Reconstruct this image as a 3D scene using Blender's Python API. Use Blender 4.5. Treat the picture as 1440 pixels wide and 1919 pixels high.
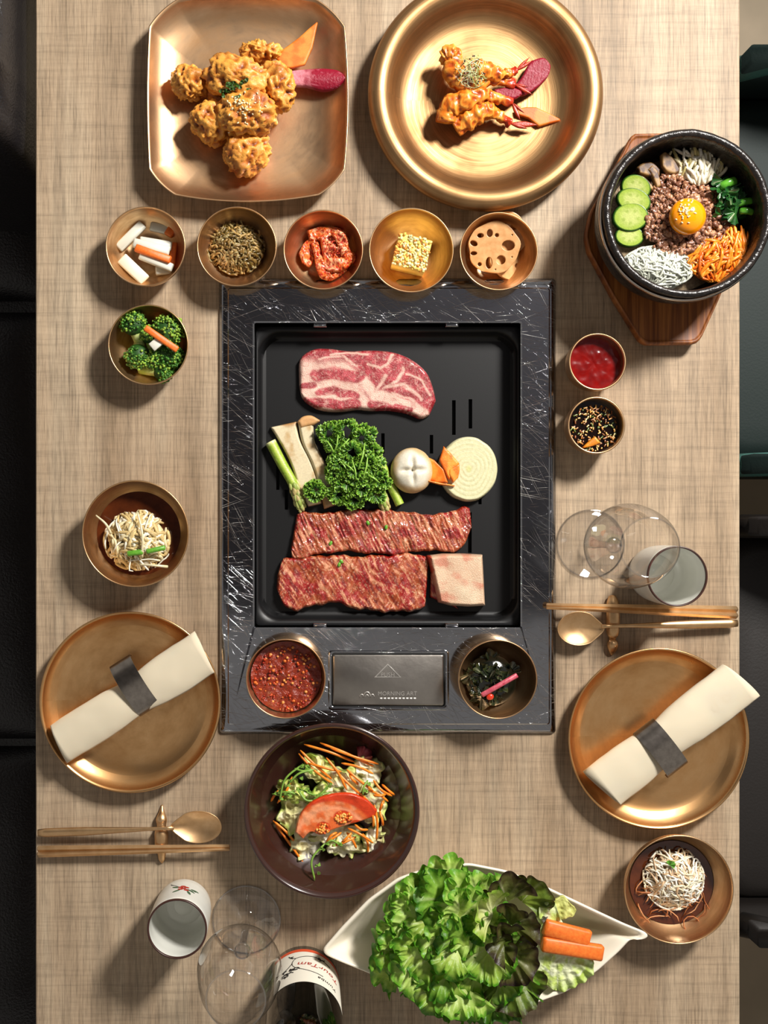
import bpy, bmesh, math, random
import numpy as np
from mathutils import Vector, Matrix
for o in list(bpy.data.objects): bpy.data.objects.remove(o)
SC = bpy.context.scene; COL = SC.collection
PI = math.pi
# ---------------------------------------------------------------- camera
CAMH = 1.2; FPX = 2112.0; NX, NY = 560.0, 985.0      # camera 1.2 m above the table top
cam_d = bpy.data.cameras.new('camera'); cam = bpy.data.objects.new('camera', cam_d); COL.objects.link(cam)
cam.location = (0, 0, CAMH); cam.rotation_euler = (0, 0, 0)
cam_d.sensor_fit = 'HORIZONTAL'; cam_d.sensor_width = 36; cam_d.lens = 36 * FPX / 1440
cam_d.shift_x = (720 - NX) / 1440; cam_d.shift_y = (NY - 959.5) / 1440
cam_d.clip_start = .05; cam_d.clip_end = 20
SC.camera = cam
# ---------------------------------------------------------------- world, lamps, exposure
w = bpy.data.worlds.new('world'); SC.world = w; w.use_nodes = True
w.node_tree.nodes['Background'].inputs[0].default_value = (1.0, .93, .85, 1)
w.node_tree.nodes['Background'].inputs[1].default_value = .33
def area(name, loc, target, sx, sy, power, col):
    l = bpy.data.lights.new(name, 'AREA'); l.shape = 'RECTANGLE'; l.size = sx; l.size_y = sy; l.energy = power; l.color = col
    o = bpy.data.objects.new(name, l); COL.objects.link(o); o.location = loc
    o.rotation_euler = (Vector(target) - Vector(loc)).to_track_quat('-Z', 'Y').to_euler(); return o
area('softbox', (1.08, 1.22, 1.45), (.05, 0, 0), .30, .42, 88, (1, .96, .905))
SC.view_settings.view_transform = 'Standard'; SC.view_settings.look = 'None'
SC.view_settings.exposure = 0; SC.view_settings.gamma = 1; SC.view_settings.use_curve_mapping = False

# ---------------------------------------------------------------- helpers
def P(px, py, h=0.0):
    d = CAMH - h
    return np.array([(px - NX) / FPX * d, -(py - NY) / FPX * d, h])
def Ln(px, h=0.0): return px / FPX * (CAMH - h)
def PP(pts, h=0.0): return np.array([P(x, y, h) for x, y in pts])
def srgb(h):
    if isinstance(h, str): h = tuple(int(h[i:i + 2], 16) / 255 for i in (0, 2, 4))
    return tuple(c / 12.92 if c <= .04045 else ((c + .055) / 1.055) ** 2.4 for c in h)
def A(h): return np.array(srgb(h))
def mixc(a, b, t): t = np.clip(t, 0, 1)[:, None]; return a * (1 - t) + b * t
def sstep(a, b, x): t = np.clip((x - a) / (b - a), 0, 1); return t * t * (3 - 2 * t)
def _h(i): return (lambda s: s - np.floor(s))(np.sin(i[..., 0] * 127.1 + i[..., 1] * 311.7 + i[..., 2] * 74.7) * 43758.5453)
def vnoise(p):
    i = np.floor(p); f = p - i; f = f * f * (3 - 2 * f); r = 0
    for dx in (0, 1):
        for dy in (0, 1):
            for dz in (0, 1):
                wgt = (f[:, 0] if dx else 1 - f[:, 0]) * (f[:, 1] if dy else 1 - f[:, 1]) * (f[:, 2] if dz else 1 - f[:, 2])
                r = r + wgt * _h(i + np.array([dx, dy, dz]))
    return r
def fbm(p, oct=4):
    a = .5; s = 0; t = 0; p = np.array(p, float)
    for k in range(oct): s = s + a * vnoise(p); t += a; a *= .5; p = p * 2.03 + 11.3
    return s / t
def ridge(p, oct=3):
    a = .5; s = 0; t = 0; p = np.array(p, float)
    for k in range(oct): s = s + a * (1 - np.abs(2 * vnoise(p) - 1)); t += a; a *= .5; p = p * 2.1 + 5.7
    return s / t
def xy3(X, Y, s, z=0.0): return np.stack([X * s, Y * s, np.full(len(X), z)], 1)

def ob(name, m, mat, label=None, cat=None, group=None, parent=None, kind=None, smooth=True):
    V = np.asarray(m[0], float); F = m[1]; C = m[2] if len(m) > 2 else None
    me = bpy.data.meshes.new(name)
    if parent is not None: org = np.array(parent['_o'])
    else: org = np.array([(V[:, 0].min() + V[:, 0].max()) / 2, (V[:, 1].min() + V[:, 1].max()) / 2, V[:, 2].min()])
    me.from_pydata((V - org).tolist(), [], [tuple(int(i) for i in f) for f in F]); me.update()
    if C is not None:
        at = me.color_attributes.new('Col', 'FLOAT_COLOR', 'POINT')
        c4 = np.ones((len(V), 4)); c4[:, :3] = C; at.data.foreach_set('color', c4.ravel())
    if smooth: me.polygons.foreach_set('use_smooth', [True] * len(me.polygons))
    if mat: me.materials.append(mat)
    o = bpy.data.objects.new(name, me); COL.objects.link(o)
    if parent is not None: o.parent = parent
    else: o.location = org
    o['_o'] = org.tolist()
    if label: o['label'] = label
    if cat: o['category'] = cat
    if group: o['group'] = group
    if kind: o['kind'] = kind
    return o
def sharp(o, ang=35):
    me = o.data; me.set_sharp_from_angle(angle=math.radians(ang)); return o
def thing(name, label, cat, loc, group=None):
    o = bpy.data.objects.new(name, None); COL.objects.link(o); o.location = loc; o['_o'] = [float(x) for x in loc]
    o.empty_display_size = .02
    o['label'] = label; o['category'] = cat
    if group: o['group'] = group
    return o
def join(ms):
    V = []; F = []; C = []; n = 0
    for m in ms:
        V.append(np.asarray(m[0])); F += [tuple(i + n for i in f) for f in m[1]]; n += len(m[0])
        if len(m) > 2: C.append(m[2])
    return (np.concatenate(V), F, np.concatenate(C)) if C else (np.concatenate(V), F)
def loft(rings, cap0=False, cap1=False, loop=False):
    n = len(rings[0]); V = np.concatenate([np.asarray(r) for r in rings]); F = []
    k = len(rings)
    for i in range(k if loop else k - 1):
        a = i * n; b = ((i + 1) % k) * n
        for j in range(n):
            j2 = (j + 1) % n; F.append((a + j, a + j2, b + j2, b + j))
    if cap0: F.append(tuple(range(n - 1, -1, -1)))
    if cap1: F.append(tuple(range((k - 1) * n, k * n)))
    return V, F
def circ(c, r, z, n=64, ph=0):
    a = np.arange(n) * 2 * PI / n + ph
    return np.stack([c[0] + r * np.cos(a), c[1] + r * np.sin(a), np.full(n, z)], 1)
def lathe(prof, c, n=72, cap0=True, cap1=True, loop=False):
    return loft([circ(c, max(r, 1e-5), c[2] + z, n) for r, z in prof], cap0, cap1, loop)
def rrect(x0, y0, x1, y1, r, z, n=6):
    pts = []
    for cx, cy, a0 in ((x1 - r, y1 - r, 0), (x0 + r, y1 - r, 90), (x0 + r, y0 + r, 180), (x1 - r, y0 + r, 270)):
        for k in range(n + 1):
            a = math.radians(a0 + 90 * k / n); pts.append((cx + r * math.cos(a), cy + r * math.sin(a), z))
    return np.array(pts)
def pxrect(l, t, r_, b, rad, z, zp=None, n=6):       # rectangle given by its picture edges at height zp
    p = P(l, b, z if zp is None else zp); q = P(r_, t, z if zp is None else zp)
    return rrect(p[0], p[1], q[0], q[1], rad, z, n)
def tube(path, r, n=6, flat=1.0, cap=True):
    path = np.asarray(path, float); k = len(path); r = np.broadcast_to(np.asarray(r, float), (k,))
    t = np.gradient(path, axis=0); t /= (np.linalg.norm(t, axis=1)[:, None] + 1e-9)
    up = np.tile([0, 0, 1.0], (k, 1)); bad = np.abs(t[:, 2]) > .97; up[bad] = [0, 1, 0]
    s = np.cross(t, up); s /= (np.linalg.norm(s, axis=1)[:, None] + 1e-9); u = np.cross(s, t)
    a = np.arange(n) * 2 * PI / n
    R = [path[i] + r[i] * (np.cos(a)[:, None] * s[i] + flat * np.sin(a)[:, None] * u[i]) for i in range(k)]
    return loft(R, cap, cap)
_ico = {}
def ico(sub):
    if sub not in _ico:
        bm = bmesh.new(); bmesh.ops.create_icosphere(bm, subdivisions=sub, radius=1)
        _ico[sub] = (np.array([v.co[:] for v in bm.verts]), [tuple(v.index for v in f.verts) for f in bm.faces]); bm.free()
    return _ico[sub]
def rotm(ax, ay, az): return np.array(Matrix.Rotation(az, 3, 'Z') @ Matrix.Rotation(ay, 3, 'Y') @ Matrix.Rotation(ax, 3, 'X'))
def blob(c, rad, rot=0, sub=3, disp=None, tilt=0, roll=0):
    v, f = ico(sub); p = v * np.array(rad)
    if disp is not None: d = disp(v, p + np.array(c)); p = p + v * d[:, None]
    return (p @ rotm(roll, tilt, rot).T + np.array(c), f)
def box(c, s, rot=0, b=.0006, rm=None):               # chamfered box
    x, y, z = np.array(s) / 2; R = []
    for zz, i in ((-z, b), (-z + b, 0), (z - b, 0), (z, b)):
        R.append(rrect(-x + i, -y + i, x - i, y - i, max(b, 1e-4), zz, 2))
    V, F = loft(R, True, True); M = rotm(0, 0, rot) if rm is None else rm
    return V @ M.T + np.array(c), F
def bar(p, q, wd, ht, b=.0006):                        # chamfered box from p to q (centres)
    p = np.array(p, float); q = np.array(q, float); d = q - p; L = np.linalg.norm(d)
    rm = rotm(0, -math.asin(d[2] / L), math.atan2(d[1], d[0]))
    return box((p + q) / 2, (L, wd, ht), rm=rm, b=b)
def resamp(pts, n, smooth=True):
    pts = np.asarray(pts, float); d = np.r_[0, np.cumsum(np.linalg.norm(np.diff(pts, axis=0), axis=1))]
    t = np.linspace(0, d[-1], n)
    if not smooth or len(pts) < 3: return np.stack([np.interp(t, d, pts[:, k]) for k in range(pts.shape[1])], 1)
    m = np.gradient(pts, d, axis=0); out = []
    i = np.clip(np.searchsorted(d, t, 'right') - 1, 0, len(d) - 2); h = (d[i + 1] - d[i]); u = ((t - d[i]) / h)[:, None]; h = h[:, None]
    return (2*u**3-3*u**2+1)*pts[i] + (u**3-2*u**2+u)*h*m[i] + (-2*u**3+3*u**2)*pts[i+1] + (u**3-u**2)*h*m[i+1]
def closed(pts, n, smooth=True):
    pts = list(map(tuple, pts))
    if not smooth: return resamp(pts + [pts[0]], n + 1, False)[:-1]
    k = len(pts); ext = pts[-2:] + pts + pts[:3]
    r = resamp(ext, (n * (k + 4)) // k + 40)
    E = np.asarray(ext, float); d = np.r_[0, np.cumsum(np.linalg.norm(np.diff(E, axis=0), axis=1))]
    t = np.linspace(d[2], d[2 + k], n + 1)[:-1]; tt = np.linspace(0, d[-1], len(r))
    return np.stack([np.interp(t, tt, r[:, a]) for a in range(E.shape[1])], 1)
def patch(top, bot, z0, T, nu=60, nv=30, colf=None, bump=None, w=8, zf=None, smooth=True, bottom=True):
    """solid slab between two picture polylines (left to right), top face T above z0"""
    t = resamp(top, nu, smooth); b = resamp(bot, nu, smooth)
    v = (1 - np.cos(np.linspace(0, PI, nv))) / 2 * .5 + np.linspace(0, 1, nv) * .5
    X = t[None, :, 0] * (1 - v[:, None]) + b[None, :, 0] * v[:, None]; Y = t[None, :, 1] * (1 - v[:, None]) + b[None, :, 1] * v[:, None]
    Lv = np.hypot(*(t - b).T)[None, :]; mid = (t + b) / 2; Lu = np.r_[0, np.cumsum(np.linalg.norm(np.diff(mid, axis=0), axis=1))][None, :]
    D = np.minimum(np.minimum(v[:, None], 1 - v[:, None]) * Lv, np.minimum(Lu, Lu[0, -1] - Lu) + 0 * v[:, None])
    e = np.sqrt(np.clip(1 - (1 - np.clip(D / w, 0, 1)) ** 2, 0, 1)); X = X.ravel(); Y = Y.ravel(); e = e.ravel()
    Z = z0 + T * e
    if bump is not None: Z = Z + bump(X, Y) * e
    if zf is not None: Z = Z + zf(X, Y)
    hp = z0 + T * .6
    V = np.stack([(X - NX) / FPX * (CAMH - hp), -(Y - NY) / FPX * (CAMH - hp), Z], 1); F = []
    for j in range(nv - 1):
        for i in range(nu - 1): a = j * nu + i; F.append((a, a + nu, a + nu + 1, a + 1))
    C = colf(X, Y) if colf else None
    if bottom:
        bd = list(range(nu)) + [j * nu + nu - 1 for j in range(1, nv)] + [(nv - 1) * nu + i for i in range(nu - 2, -1, -1)] + [j * nu for j in range(nv - 2, 0, -1)]
        if zf is None: F.append(tuple(bd))
        else:
            n0 = len(V); V2 = V.copy(); V2[:, 2] = V[:, 2] - T * e - 0.0004; V = np.concatenate([V, V2])
            F += [tuple(i + n0 for i in f[::-1]) for f in F]
            k = len(bd); F += [(bd[i], bd[(i + 1) % k], bd[(i + 1) % k] + n0, bd[i] + n0) for i in range(k)]
            if C is not None: C = np.concatenate([C, C])
    return (V, F, C) if C is not None else (V, F)
def disc(outline, z0, T, nr=20, colf=None, bump=None, w=6, tilt=(0, 0), n=96, smooth=True, ctr=None):
    """solid round slab from a closed picture outline; colf(X,Y,s,theta)"""
    o = closed(outline, n, smooth); c = o.mean(0) if ctr is None else np.array(ctr, float)
    s = np.r_[0.0, np.linspace(0, 1, nr)[1:] ** .8]; X = []; Y = []; S = []; TH = []
    for k in s[1:]:
        p = c + (o - c) * k; X.append(p[:, 0]); Y.append(p[:, 1]); S.append(np.full(n, k)); TH.append(np.arctan2(*(o - c).T[::-1]))
    X = np.r_[c[0], np.concatenate(X)]; Y = np.r_[c[1], np.concatenate(Y)]; S = np.r_[0, np.concatenate(S)]; TH = np.r_[0, np.concatenate(TH)]
    R = np.hypot(*(o - c).T).mean(); e = np.sqrt(np.clip(1 - (1 - np.clip((1 - S) * R / w, 0, 1)) ** 2, 0, 1))
    Z = T * e
    if bump is not None: Z = Z + bump(X, Y, S, TH) * e
    hp = z0 + T * .6
    V = np.stack([(X - NX) / FPX * (CAMH - hp), -(Y - NY) / FPX * (CAMH - hp), Z], 1)
    V[:, 2] += z0 + (V[:, 0] - V[0, 0]) * tilt[0] + (V[:, 1] - V[0, 1]) * tilt[1]
    F = [(0, 1 + j, 1 + (j + 1) % n) for j in range(n)]
    for k in range(len(s) - 2):
        a = 1 + k * n; b = a + n
        for j in range(n): j2 = (j + 1) % n; F.append((a + j, b + j, b + j2, a + j2))
    F = [f[::-1] for f in F]
    F.append(tuple(range(1 + (len(s) - 2) * n, 1 + (len(s) - 1) * n)))
    return (V, F, colf(X, Y, S, TH)) if colf else (V, F)
def ell(cx, cy, rx, ry, rot=0, n=24, wob=0, seed=0):
    rnd = random.Random(seed); r = []
    for k in range(n):
        a = 2 * PI * k / n; q = 1 + wob * rnd.uniform(-1, 1); x = rx * math.cos(a) * q; y = ry * math.sin(a) * q
        r.append((cx + x * math.cos(rot) - y * math.sin(rot), cy + x * math.sin(rot) + y * math.cos(rot)))
    return r
def fan(c, R, phim, K, amp, M, seed=0, cup=0.0, nphi=120, nr=12, c0=None, c1=None, c2=None, pw=2.5, rib=0.0, edge=.06, wave=0, wf=55):
    """ruffled leaf: base at c, opens along local x; M 3x3"""
    rs = np.random.RandomState(seed); ph = np.linspace(-phim, phim, nphi); rho = np.linspace(.03, 1, nr)
    PH, RH = np.meshgrid(ph, rho); p1, p2, p3 = rs.rand(3) * 6.28
    q = RH ** pw; wv = np.sin(K * PH + p1) + .55 * np.sin(2.3 * K * PH + p2) + .3 * np.sin(.43 * K * PH + p3)
    wt = np.cos(K * PH + p1) + .55 * np.cos(2.3 * K * PH + p2)
    RR = R * RH * (1 + edge * np.sin(3.1 * K * PH + p3) * q) * (1 - .12 * (PH / max(phim, 1e-3)) ** 2)
    AN = PH + amp / R * .55 * q * wt
    X = RR * np.cos(AN); Y = RR * np.sin(AN); Z = amp * q * wv + cup * RH ** 2 + rib * np.exp(-(PH / .06) ** 2) * (1 - RH)
    if wave: Z = Z + (wave * (fbm(np.stack([X.ravel() * wf, Y.ravel() * wf, np.full(X.size, seed * 1.7)], 1), 3) - .5) * 2).reshape(X.shape) * RH
    L = np.stack([X.ravel(), Y.ravel(), Z.ravel()], 1); V = L @ np.asarray(M).T + np.array(c); F = []
    for j in range(nr - 1):
        for i in range(nphi - 1): a = j * nphi + i; F.append((a, a + 1, a + nphi + 1, a + nphi))
    if c0 is None: return V, F
    rh = RH.ravel(); nz = fbm(L * 300 + seed, 3); t = np.clip(rh * 1.15 - .25 + (nz - .5) * .8, 0, 1)
    C = mixc(np.tile(c0, (len(V), 1)), c1, t)
    if c2 is not None: C = mixc(C, c2, sstep(.8, 1, rh + (nz - .5) * .3))
    rb = np.exp(-(PH.ravel() / .07) ** 2) * (1 - rh); C = mixc(C, A('e6e6b8'), rb * .8)
    return V, F, C
def orient(az, tilt, roll=0): return rotm(roll, -tilt, az)
def noodles(n, cx, cy, rx, ry, z0, dome, L, r, seed=0, wander=.5, ang=None, spread=PI, flat=1, k=7, sides=5, jit=.003, colors=None, base=0, droop=0, zs=None):
    rnd = random.Random(seed); out = []
    for i in range(n):
        a = rnd.uniform(0, 2 * PI); q = math.sqrt(rnd.random()); x = q * math.cos(a); y = q * math.sin(a)
        th = rnd.uniform(0, PI) if ang is None else ang + rnd.uniform(-spread, spread); cur = rnd.uniform(-wander, wander)
        l = L * rnd.uniform(.6, 1.15); pts = []; c = P(cx + x * rx, cy + y * ry, z0); RX = Ln(rx, z0); RY = Ln(ry, z0); C0 = P(cx, cy, z0)
        px_, py_ = c[0] - math.cos(th) * l / 2, c[1] - math.sin(th) * l / 2; jz = rnd.uniform(0, jit)
        for j in range(k):
            u = (px_ - C0[0]) / RX; v = (py_ - C0[1]) / RY; d = math.hypot(u, v)
            sx = px_; sy = py_
            if d > 1.08: sx = C0[0] + u / d * 1.08 * RX; sy = C0[1] + v / d * 1.08 * RY; d = 1.08
            z = z0 + dome * (1 - min(d, 1) ** 2) + jz + .0012 * math.sin(j * 1.7 + i) - droop * max(0, d - .8)
            pts.append((sx, sy, z)); th += cur / k * 2 + rnd.uniform(-.25, .25) * wander
            px_ += math.cos(th) * l / k; py_ += math.sin(th) * l / k
        pr = resamp(pts, k) if k > 3 else np.array(pts)
        rr = r * rnd.uniform(.75, 1.2); m = tube(pr, [rr * .5] + [rr] * (k - 2) + [rr * .5], sides, flat)
        if colors: c_ = colors[rnd.randrange(len(colors))] * rnd.uniform(.85, 1.1); m = (m[0], m[1], np.tile(c_, (len(m[0]), 1)))
        out.append(m)
    return join(out)
def tmesh(body, size, extr=.0003, font=None, align='CENTER', shear=0, bevel=0):
    cu = bpy.data.curves.new('t', 'FONT'); cu.body = body; cu.size = size; cu.extrude = extr; cu.align_x = align; cu.align_y = 'CENTER'; cu.shear = shear
    cu.resolution_u = 3; cu.bevel_depth = bevel
    return c2m(cu)
def c2m(cu):
    o = bpy.data.objects.new('t', cu); COL.objects.link(o); bpy.context.view_layer.update()
    me = o.to_mesh(); V = np.array([v.co[:] for v in me.vertices]); F = [tuple(p.vertices) for p in me.polygons]
    o.to_mesh_clear(); bpy.data.objects.remove(o); bpy.data.curves.remove(cu); return V, F
def plate2d(loops, thick, bevel):
    cu = bpy.data.curves.new('c', 'CURVE'); cu.dimensions = '2D'; cu.fill_mode = 'BOTH'; cu.extrude = thick / 2 - bevel; cu.bevel_depth = bevel; cu.bevel_resolution = 1
    for lp in loops:
        s = cu.splines.new('POLY'); s.points.add(len(lp) - 1)
        for i, p in enumerate(lp): s.points[i].co = (p[0], p[1], 0, 1)
        s.use_cyclic_u = True
    return c2m(cu)

# ---------------------------------------------------------------- materials
def nodes(name):
    m = bpy.data.materials.new(name); m.use_nodes = True; nt = m.node_tree; b = nt.nodes['Principled BSDF']; return m, nt, b
def N(nt, t, **k):
    n = nt.nodes.new(t)
    for a, v in k.items():
        if a[0] == 'i' and a[1:].isdigit(): n.inputs[int(a[1:])].default_value = v
        else: setattr(n, a, v)
    return n
def mapv(nt, scale, rot=(0, 0, 0), coord='Object', inv=False):
    tc = N(nt, 'ShaderNodeTexCoord'); mp = N(nt, 'ShaderNodeMapping'); mp.inputs['Scale'].default_value = scale; mp.inputs['Rotation'].default_value = rot
    if inv: mp.vector_type = 'TEXTURE'; mp.inputs['Scale'].default_value = [1 / s for s in scale]
    nt.links.new(tc.outputs[coord], mp.inputs[0]); return mp.outputs[0]
def noise(nt, vec, scale=1, detail=3, rough=.55, dist=0):
    n = N(nt, 'ShaderNodeTexNoise'); n.inputs['Scale'].default_value = scale; n.inputs['Detail'].default_value = detail; n.inputs['Roughness'].default_value = rough; n.inputs['Distortion'].default_value = dist
    nt.links.new(vec, n.inputs['Vector']); return n.outputs[0]
def ramp(nt, fac, stops):
    r = N(nt, 'ShaderNodeValToRGB'); e = r.color_ramp.elements
    while len(e) < len(stops): e.new(.5)
    for i, (p, c) in enumerate(stops): e[i].position = p; e[i].color = (*srgb(c), 1) if isinstance(c, str) else (c, c, c, 1)
    nt.links.new(fac, r.inputs[0]); return r.outputs[0]
def mixn(nt, a, b, fac, mode='MIX'):
    n = N(nt, 'ShaderNodeMix', data_type='RGBA', blend_type=mode)
    for s, v in ((6, a), (7, b)):
        if isinstance(v, str): n.inputs[s].default_value = (*srgb(v), 1)
        else: nt.links.new(v, n.inputs[s])
    if isinstance(fac, (int, float)): n.inputs[0].default_value = fac
    else: nt.links.new(fac, n.inputs[0])
    return n.outputs[2]
def bumpn(nt, b, h, strength, dist=.001, prev=None):
    n = N(nt, 'ShaderNodeBump'); n.inputs['Strength'].default_value = strength; n.inputs['Distance'].default_value = dist
    nt.links.new(h, n.inputs['Height'])
    if prev is not None: nt.links.new(prev, n.inputs['Normal'])
    nt.links.new(n.outputs[0], b.inputs['Normal']); return n.outputs[0]
def M(name, c='808080', rough=.5, metal=0, c2=None, cs=60, bump=0, bs=300, bd=.001, vc=False, sss=0, coat=0, spec=.5, sssc=(1, .5, .3), trans=0):
    m, nt, b = nodes(name)
    if vc:
        a = N(nt, 'ShaderNodeAttribute'); a.attribute_name = 'Col'; col = a.outputs[0]
        n_ = noise(nt, mapv(nt, (1, 1, 1)), bs * .6, 3); col = mixn(nt, col, ramp(nt, n_, [(.3, .72), (.7, 1.0)]), .6, 'MULTIPLY')
        nt.links.new(col, b.inputs['Base Color'])
    elif c2:
        n_ = noise(nt, mapv(nt, (1, 1, 1)), cs, 4); nt.links.new(ramp(nt, n_, [(.3, c), (.7, c2)]), b.inputs['Base Color'])
    else: b.inputs['Base Color'].default_value = (*srgb(c), 1)
    b.inputs['Roughness'].default_value = rough; b.inputs['Metallic'].default_value = metal
    b.inputs['Specular IOR Level'].default_value = spec; b.inputs['Coat Weight'].default_value = coat; b.inputs['Coat Roughness'].default_value = .08
    b.inputs['Transmission Weight'].default_value = trans
    if sss: b.inputs['Subsurface Weight'].default_value = sss; b.inputs['Subsurface Radius'].default_value = sssc; b.inputs['Subsurface Scale'].default_value = .004
    if bump: bumpn(nt, b, noise(nt, mapv(nt, (1, 1, 1)), bs, 4), bump, bd)
    return m
def bronze(name, c1, c2, r0, r1, rings=260, ang=2.0, bump=.15, patina=25):
    m, nt, b = nodes(name); tc = N(nt, 'ShaderNodeTexCoord'); sp = N(nt, 'ShaderNodeSeparateXYZ'); nt.links.new(tc.outputs['Object'], sp.inputs[0])
    def mth(op, a, b_=None):
        n = N(nt, 'ShaderNodeMath', operation=op)
        for i, v in enumerate((a, b_)):
            if v is None: continue
            if isinstance(v, (int, float)): n.inputs[i].default_value = v
            else: nt.links.new(v, n.inputs[i])
        return n.outputs[0]
    rr = mth('SQRT', mth('ADD', mth('MULTIPLY', sp.outputs[0], sp.outputs[0]), mth('MULTIPLY', sp.outputs[1], sp.outputs[1])))
    an = mth('ARCTAN2', sp.outputs[1], sp.outputs[0]); cb = N(nt, 'ShaderNodeCombineXYZ')
    nt.links.new(mth('MULTIPLY', rr, rings), cb.inputs[0]); nt.links.new(mth('MULTIPLY', an, ang), cb.inputs[1]); nt.links.new(mth('MULTIPLY', sp.outputs[2], rings), cb.inputs[2])
    n1 = noise(nt, cb.outputs[0], 1, 4, .6); n2 = noise(nt, tc.outputs['Object'], patina, 3)
    fac = mixn(nt, n1, n2, .55)
    nt.links.new(ramp(nt, fac, [(.36, c1), (.64, c2)]), b.inputs['Base Color'])
    nt.links.new(ramp(nt, fac, [(.35, r1), (.65, r0)]), b.inputs['Roughness'])
    b.inputs['Metallic'].default_value = 1; bumpn(nt, b, n1, bump, .0004); return m
def glassmat(name, edge=.55, thick=.0):
    m, nt, b = nodes(name); nt.nodes.remove(b); out = nt.nodes['Material Output']
    lw = N(nt, 'ShaderNodeLayerWeight'); lw.inputs[0].default_value = .5
    tr = N(nt, 'ShaderNodeBsdfTransparent'); gl = N(nt, 'ShaderNodeBsdfGlossy'); gl.inputs['Roughness'].default_value = .02
    nt.links.new(ramp(nt, lw.outputs['Facing'], [(0, .99), (.7, .96), (1, edge)]), tr.inputs[0])
    mx = N(nt, 'ShaderNodeMixShader'); nt.links.new(ramp(nt, lw.outputs['Facing'], [(0, .06 + thick), (.5, .10 + thick), (.8, .38 + thick), (1, .85)]), mx.inputs[0]); nt.links.new(tr.outputs[0], mx.inputs[1]); nt.links.new(gl.outputs[0], mx.inputs[2])
    nt.links.new(mx.outputs[0], out.inputs[0]); return m
# ---------------------------------------------------------------- material set
def wood_table():
    m, nt, b = nodes('table_wood')
    broad = noise(nt, mapv(nt, (22, 1.6, 1)), 1, 4, .6)
    saw = noise(nt, mapv(nt, (9, 210, 1)), 1, 4, .75)
    grain = noise(nt, mapv(nt, (620, 22, 1)), 1, 3, .7)
    fine = noise(nt, mapv(nt, (1500, 90, 1)), 1, 2, .6)
    ring = N(nt, 'ShaderNodeTexWave', wave_type='BANDS', bands_direction='X'); ring.inputs['Scale'].default_value = 9; ring.inputs['Distortion'].default_value = 7; ring.inputs['Detail'].default_value = 3; ring.inputs['Detail Scale'].default_value = 1.2
    nt.links.new(mapv(nt, (1, .16, 1)), ring.inputs['Vector'])
    c = ramp(nt, broad, [(.28, '917b62'), (.5, 'aa947a'), (.72, 'baa78d')])
    c = mixn(nt, c, ramp(nt, noise(nt, mapv(nt, (55, 2.2, 1)), 1, 5, .65, .6), [(.34, .70), (.48, 1.0), (.7, 1.06)]), .6, 'MULTIPLY')
    c = mixn(nt, c, ramp(nt, saw, [(.3, .66), (.5, .98), (.75, 1.12)]), .7, 'MULTIPLY')
    c = mixn(nt, c, ramp(nt, grain, [(.3, .5), (.52, 1.0), (.75, 1.18)]), .75, 'MULTIPLY')
    c = mixn(nt, c, ramp(nt, fine, [(.3, .75), (.6, 1.05)]), .5, 'MULTIPLY')
    c = mixn(nt, c, ramp(nt, ring.outputs[1], [(0, .8), (.35, 1.0), (1, 1.04)]), .45, 'MULTIPLY')
    nt.links.new(c, b.inputs['Base Color']); b.inputs['Roughness'].default_value = .55; b.inputs['Specular IOR Level'].default_value = .3
    bumpn(nt, b, grain, .25, .0004); return m
def steel():
    m, nt, b = nodes('scratched_steel'); acc = None
    for rz, sc, lo in ((-.75, (9, 2200, 1), .705), (-.5, (16, 2500, 1), .705), (.35, (8, 1900, 1), .725), (-1.1, (12, 2600, 1), .715), (.06, (34, 1900, 1), .70), (-.2, (11, 1600, 1), .72)):
        s = ramp(nt, noise(nt, mapv(nt, sc, (0, 0, rz), inv=True), 1, 1, .4), [(lo, 0.0), (lo + .04, .9)])
        acc = s if acc is None else mixn(nt, acc, s, 1.0, 'ADD')
    pat = ramp(nt, noise(nt, mapv(nt, (1, 1, 1)), 16, 4), [(.42, .12), (.66, 1.0)])
    acc = mixn(nt, acc, pat, 1.0, 'MULTIPLY')
    nt.links.new(mixn(nt, '989aa0', 'fbf8f2', acc), b.inputs['Base Color'])
    nt.links.new(ramp(nt, acc, [(0, .10), (1, .45)]), b.inputs['Roughness'])
    b.inputs['Metallic'].default_value = 1
    wv = noise(nt, mapv(nt, (1, 1, 1)), 9, 2)
    p = bumpn(nt, b, wv, .35, .002); bumpn(nt, b, acc, .8, .0006, p); return m
m_table = wood_table(); m_steel = steel()
m_edge = M('table_edge', '8d7760', .5, c2='a89078', cs=120)
m_pan = M('pan_black', '121213', .42, spec=.35, bump=.12, bs=1500, bd=.0004)
m_dark = M('plain_black', '050505', .6)
m_br = bronze('bronze_bowl', 'be9468', 'ecc89c', .30, .42)
m_brm = bronze('bronze_plate', 'c4925c', 'eebe86', .26, .38, 90, 3, .05, 14)
m_brp = bronze('bronze_platter', '80603f', 'bc9466', .38, .54, 330, .8, .5, 18)
m_bro = bronze('bronze_square_dish', 'b08a64', 'e0ba92', .32, .48, 120, 3, .2, 22)
m_cut = M('champagne_metal', 'd2a878', .38, 1, c2='e6bf90', cs=90)
m_glass = glassmat('thin_glass'); m_stem = glassmat('stem_glass', edge=.35, thick=.08)
m_porc = M('white_porcelain', 'dcdcd4', .25, coat=.4); m_porc2 = M('cream_porcelain', 'ece3d0', .3, coat=.3)
m_rimb = M('dark_rim_glaze', '3a1f18', .35); m_letter = M('stamped_steel', 'c8c4be', .45, 1)
m_plate = M('brushed_steel', '98928c', .3, 1, c2='aca69e', cs=40, bump=.15, bs=90, bd=.001)
m_choc = M('chocolate_glaze', '341b15', .22, c2='35201a', cs=40, coat=.5)
m_linen = M('linen', 'd0c3aa', .85, bump=.15, bs=1800, bd=.0003, sss=.1)
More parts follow.
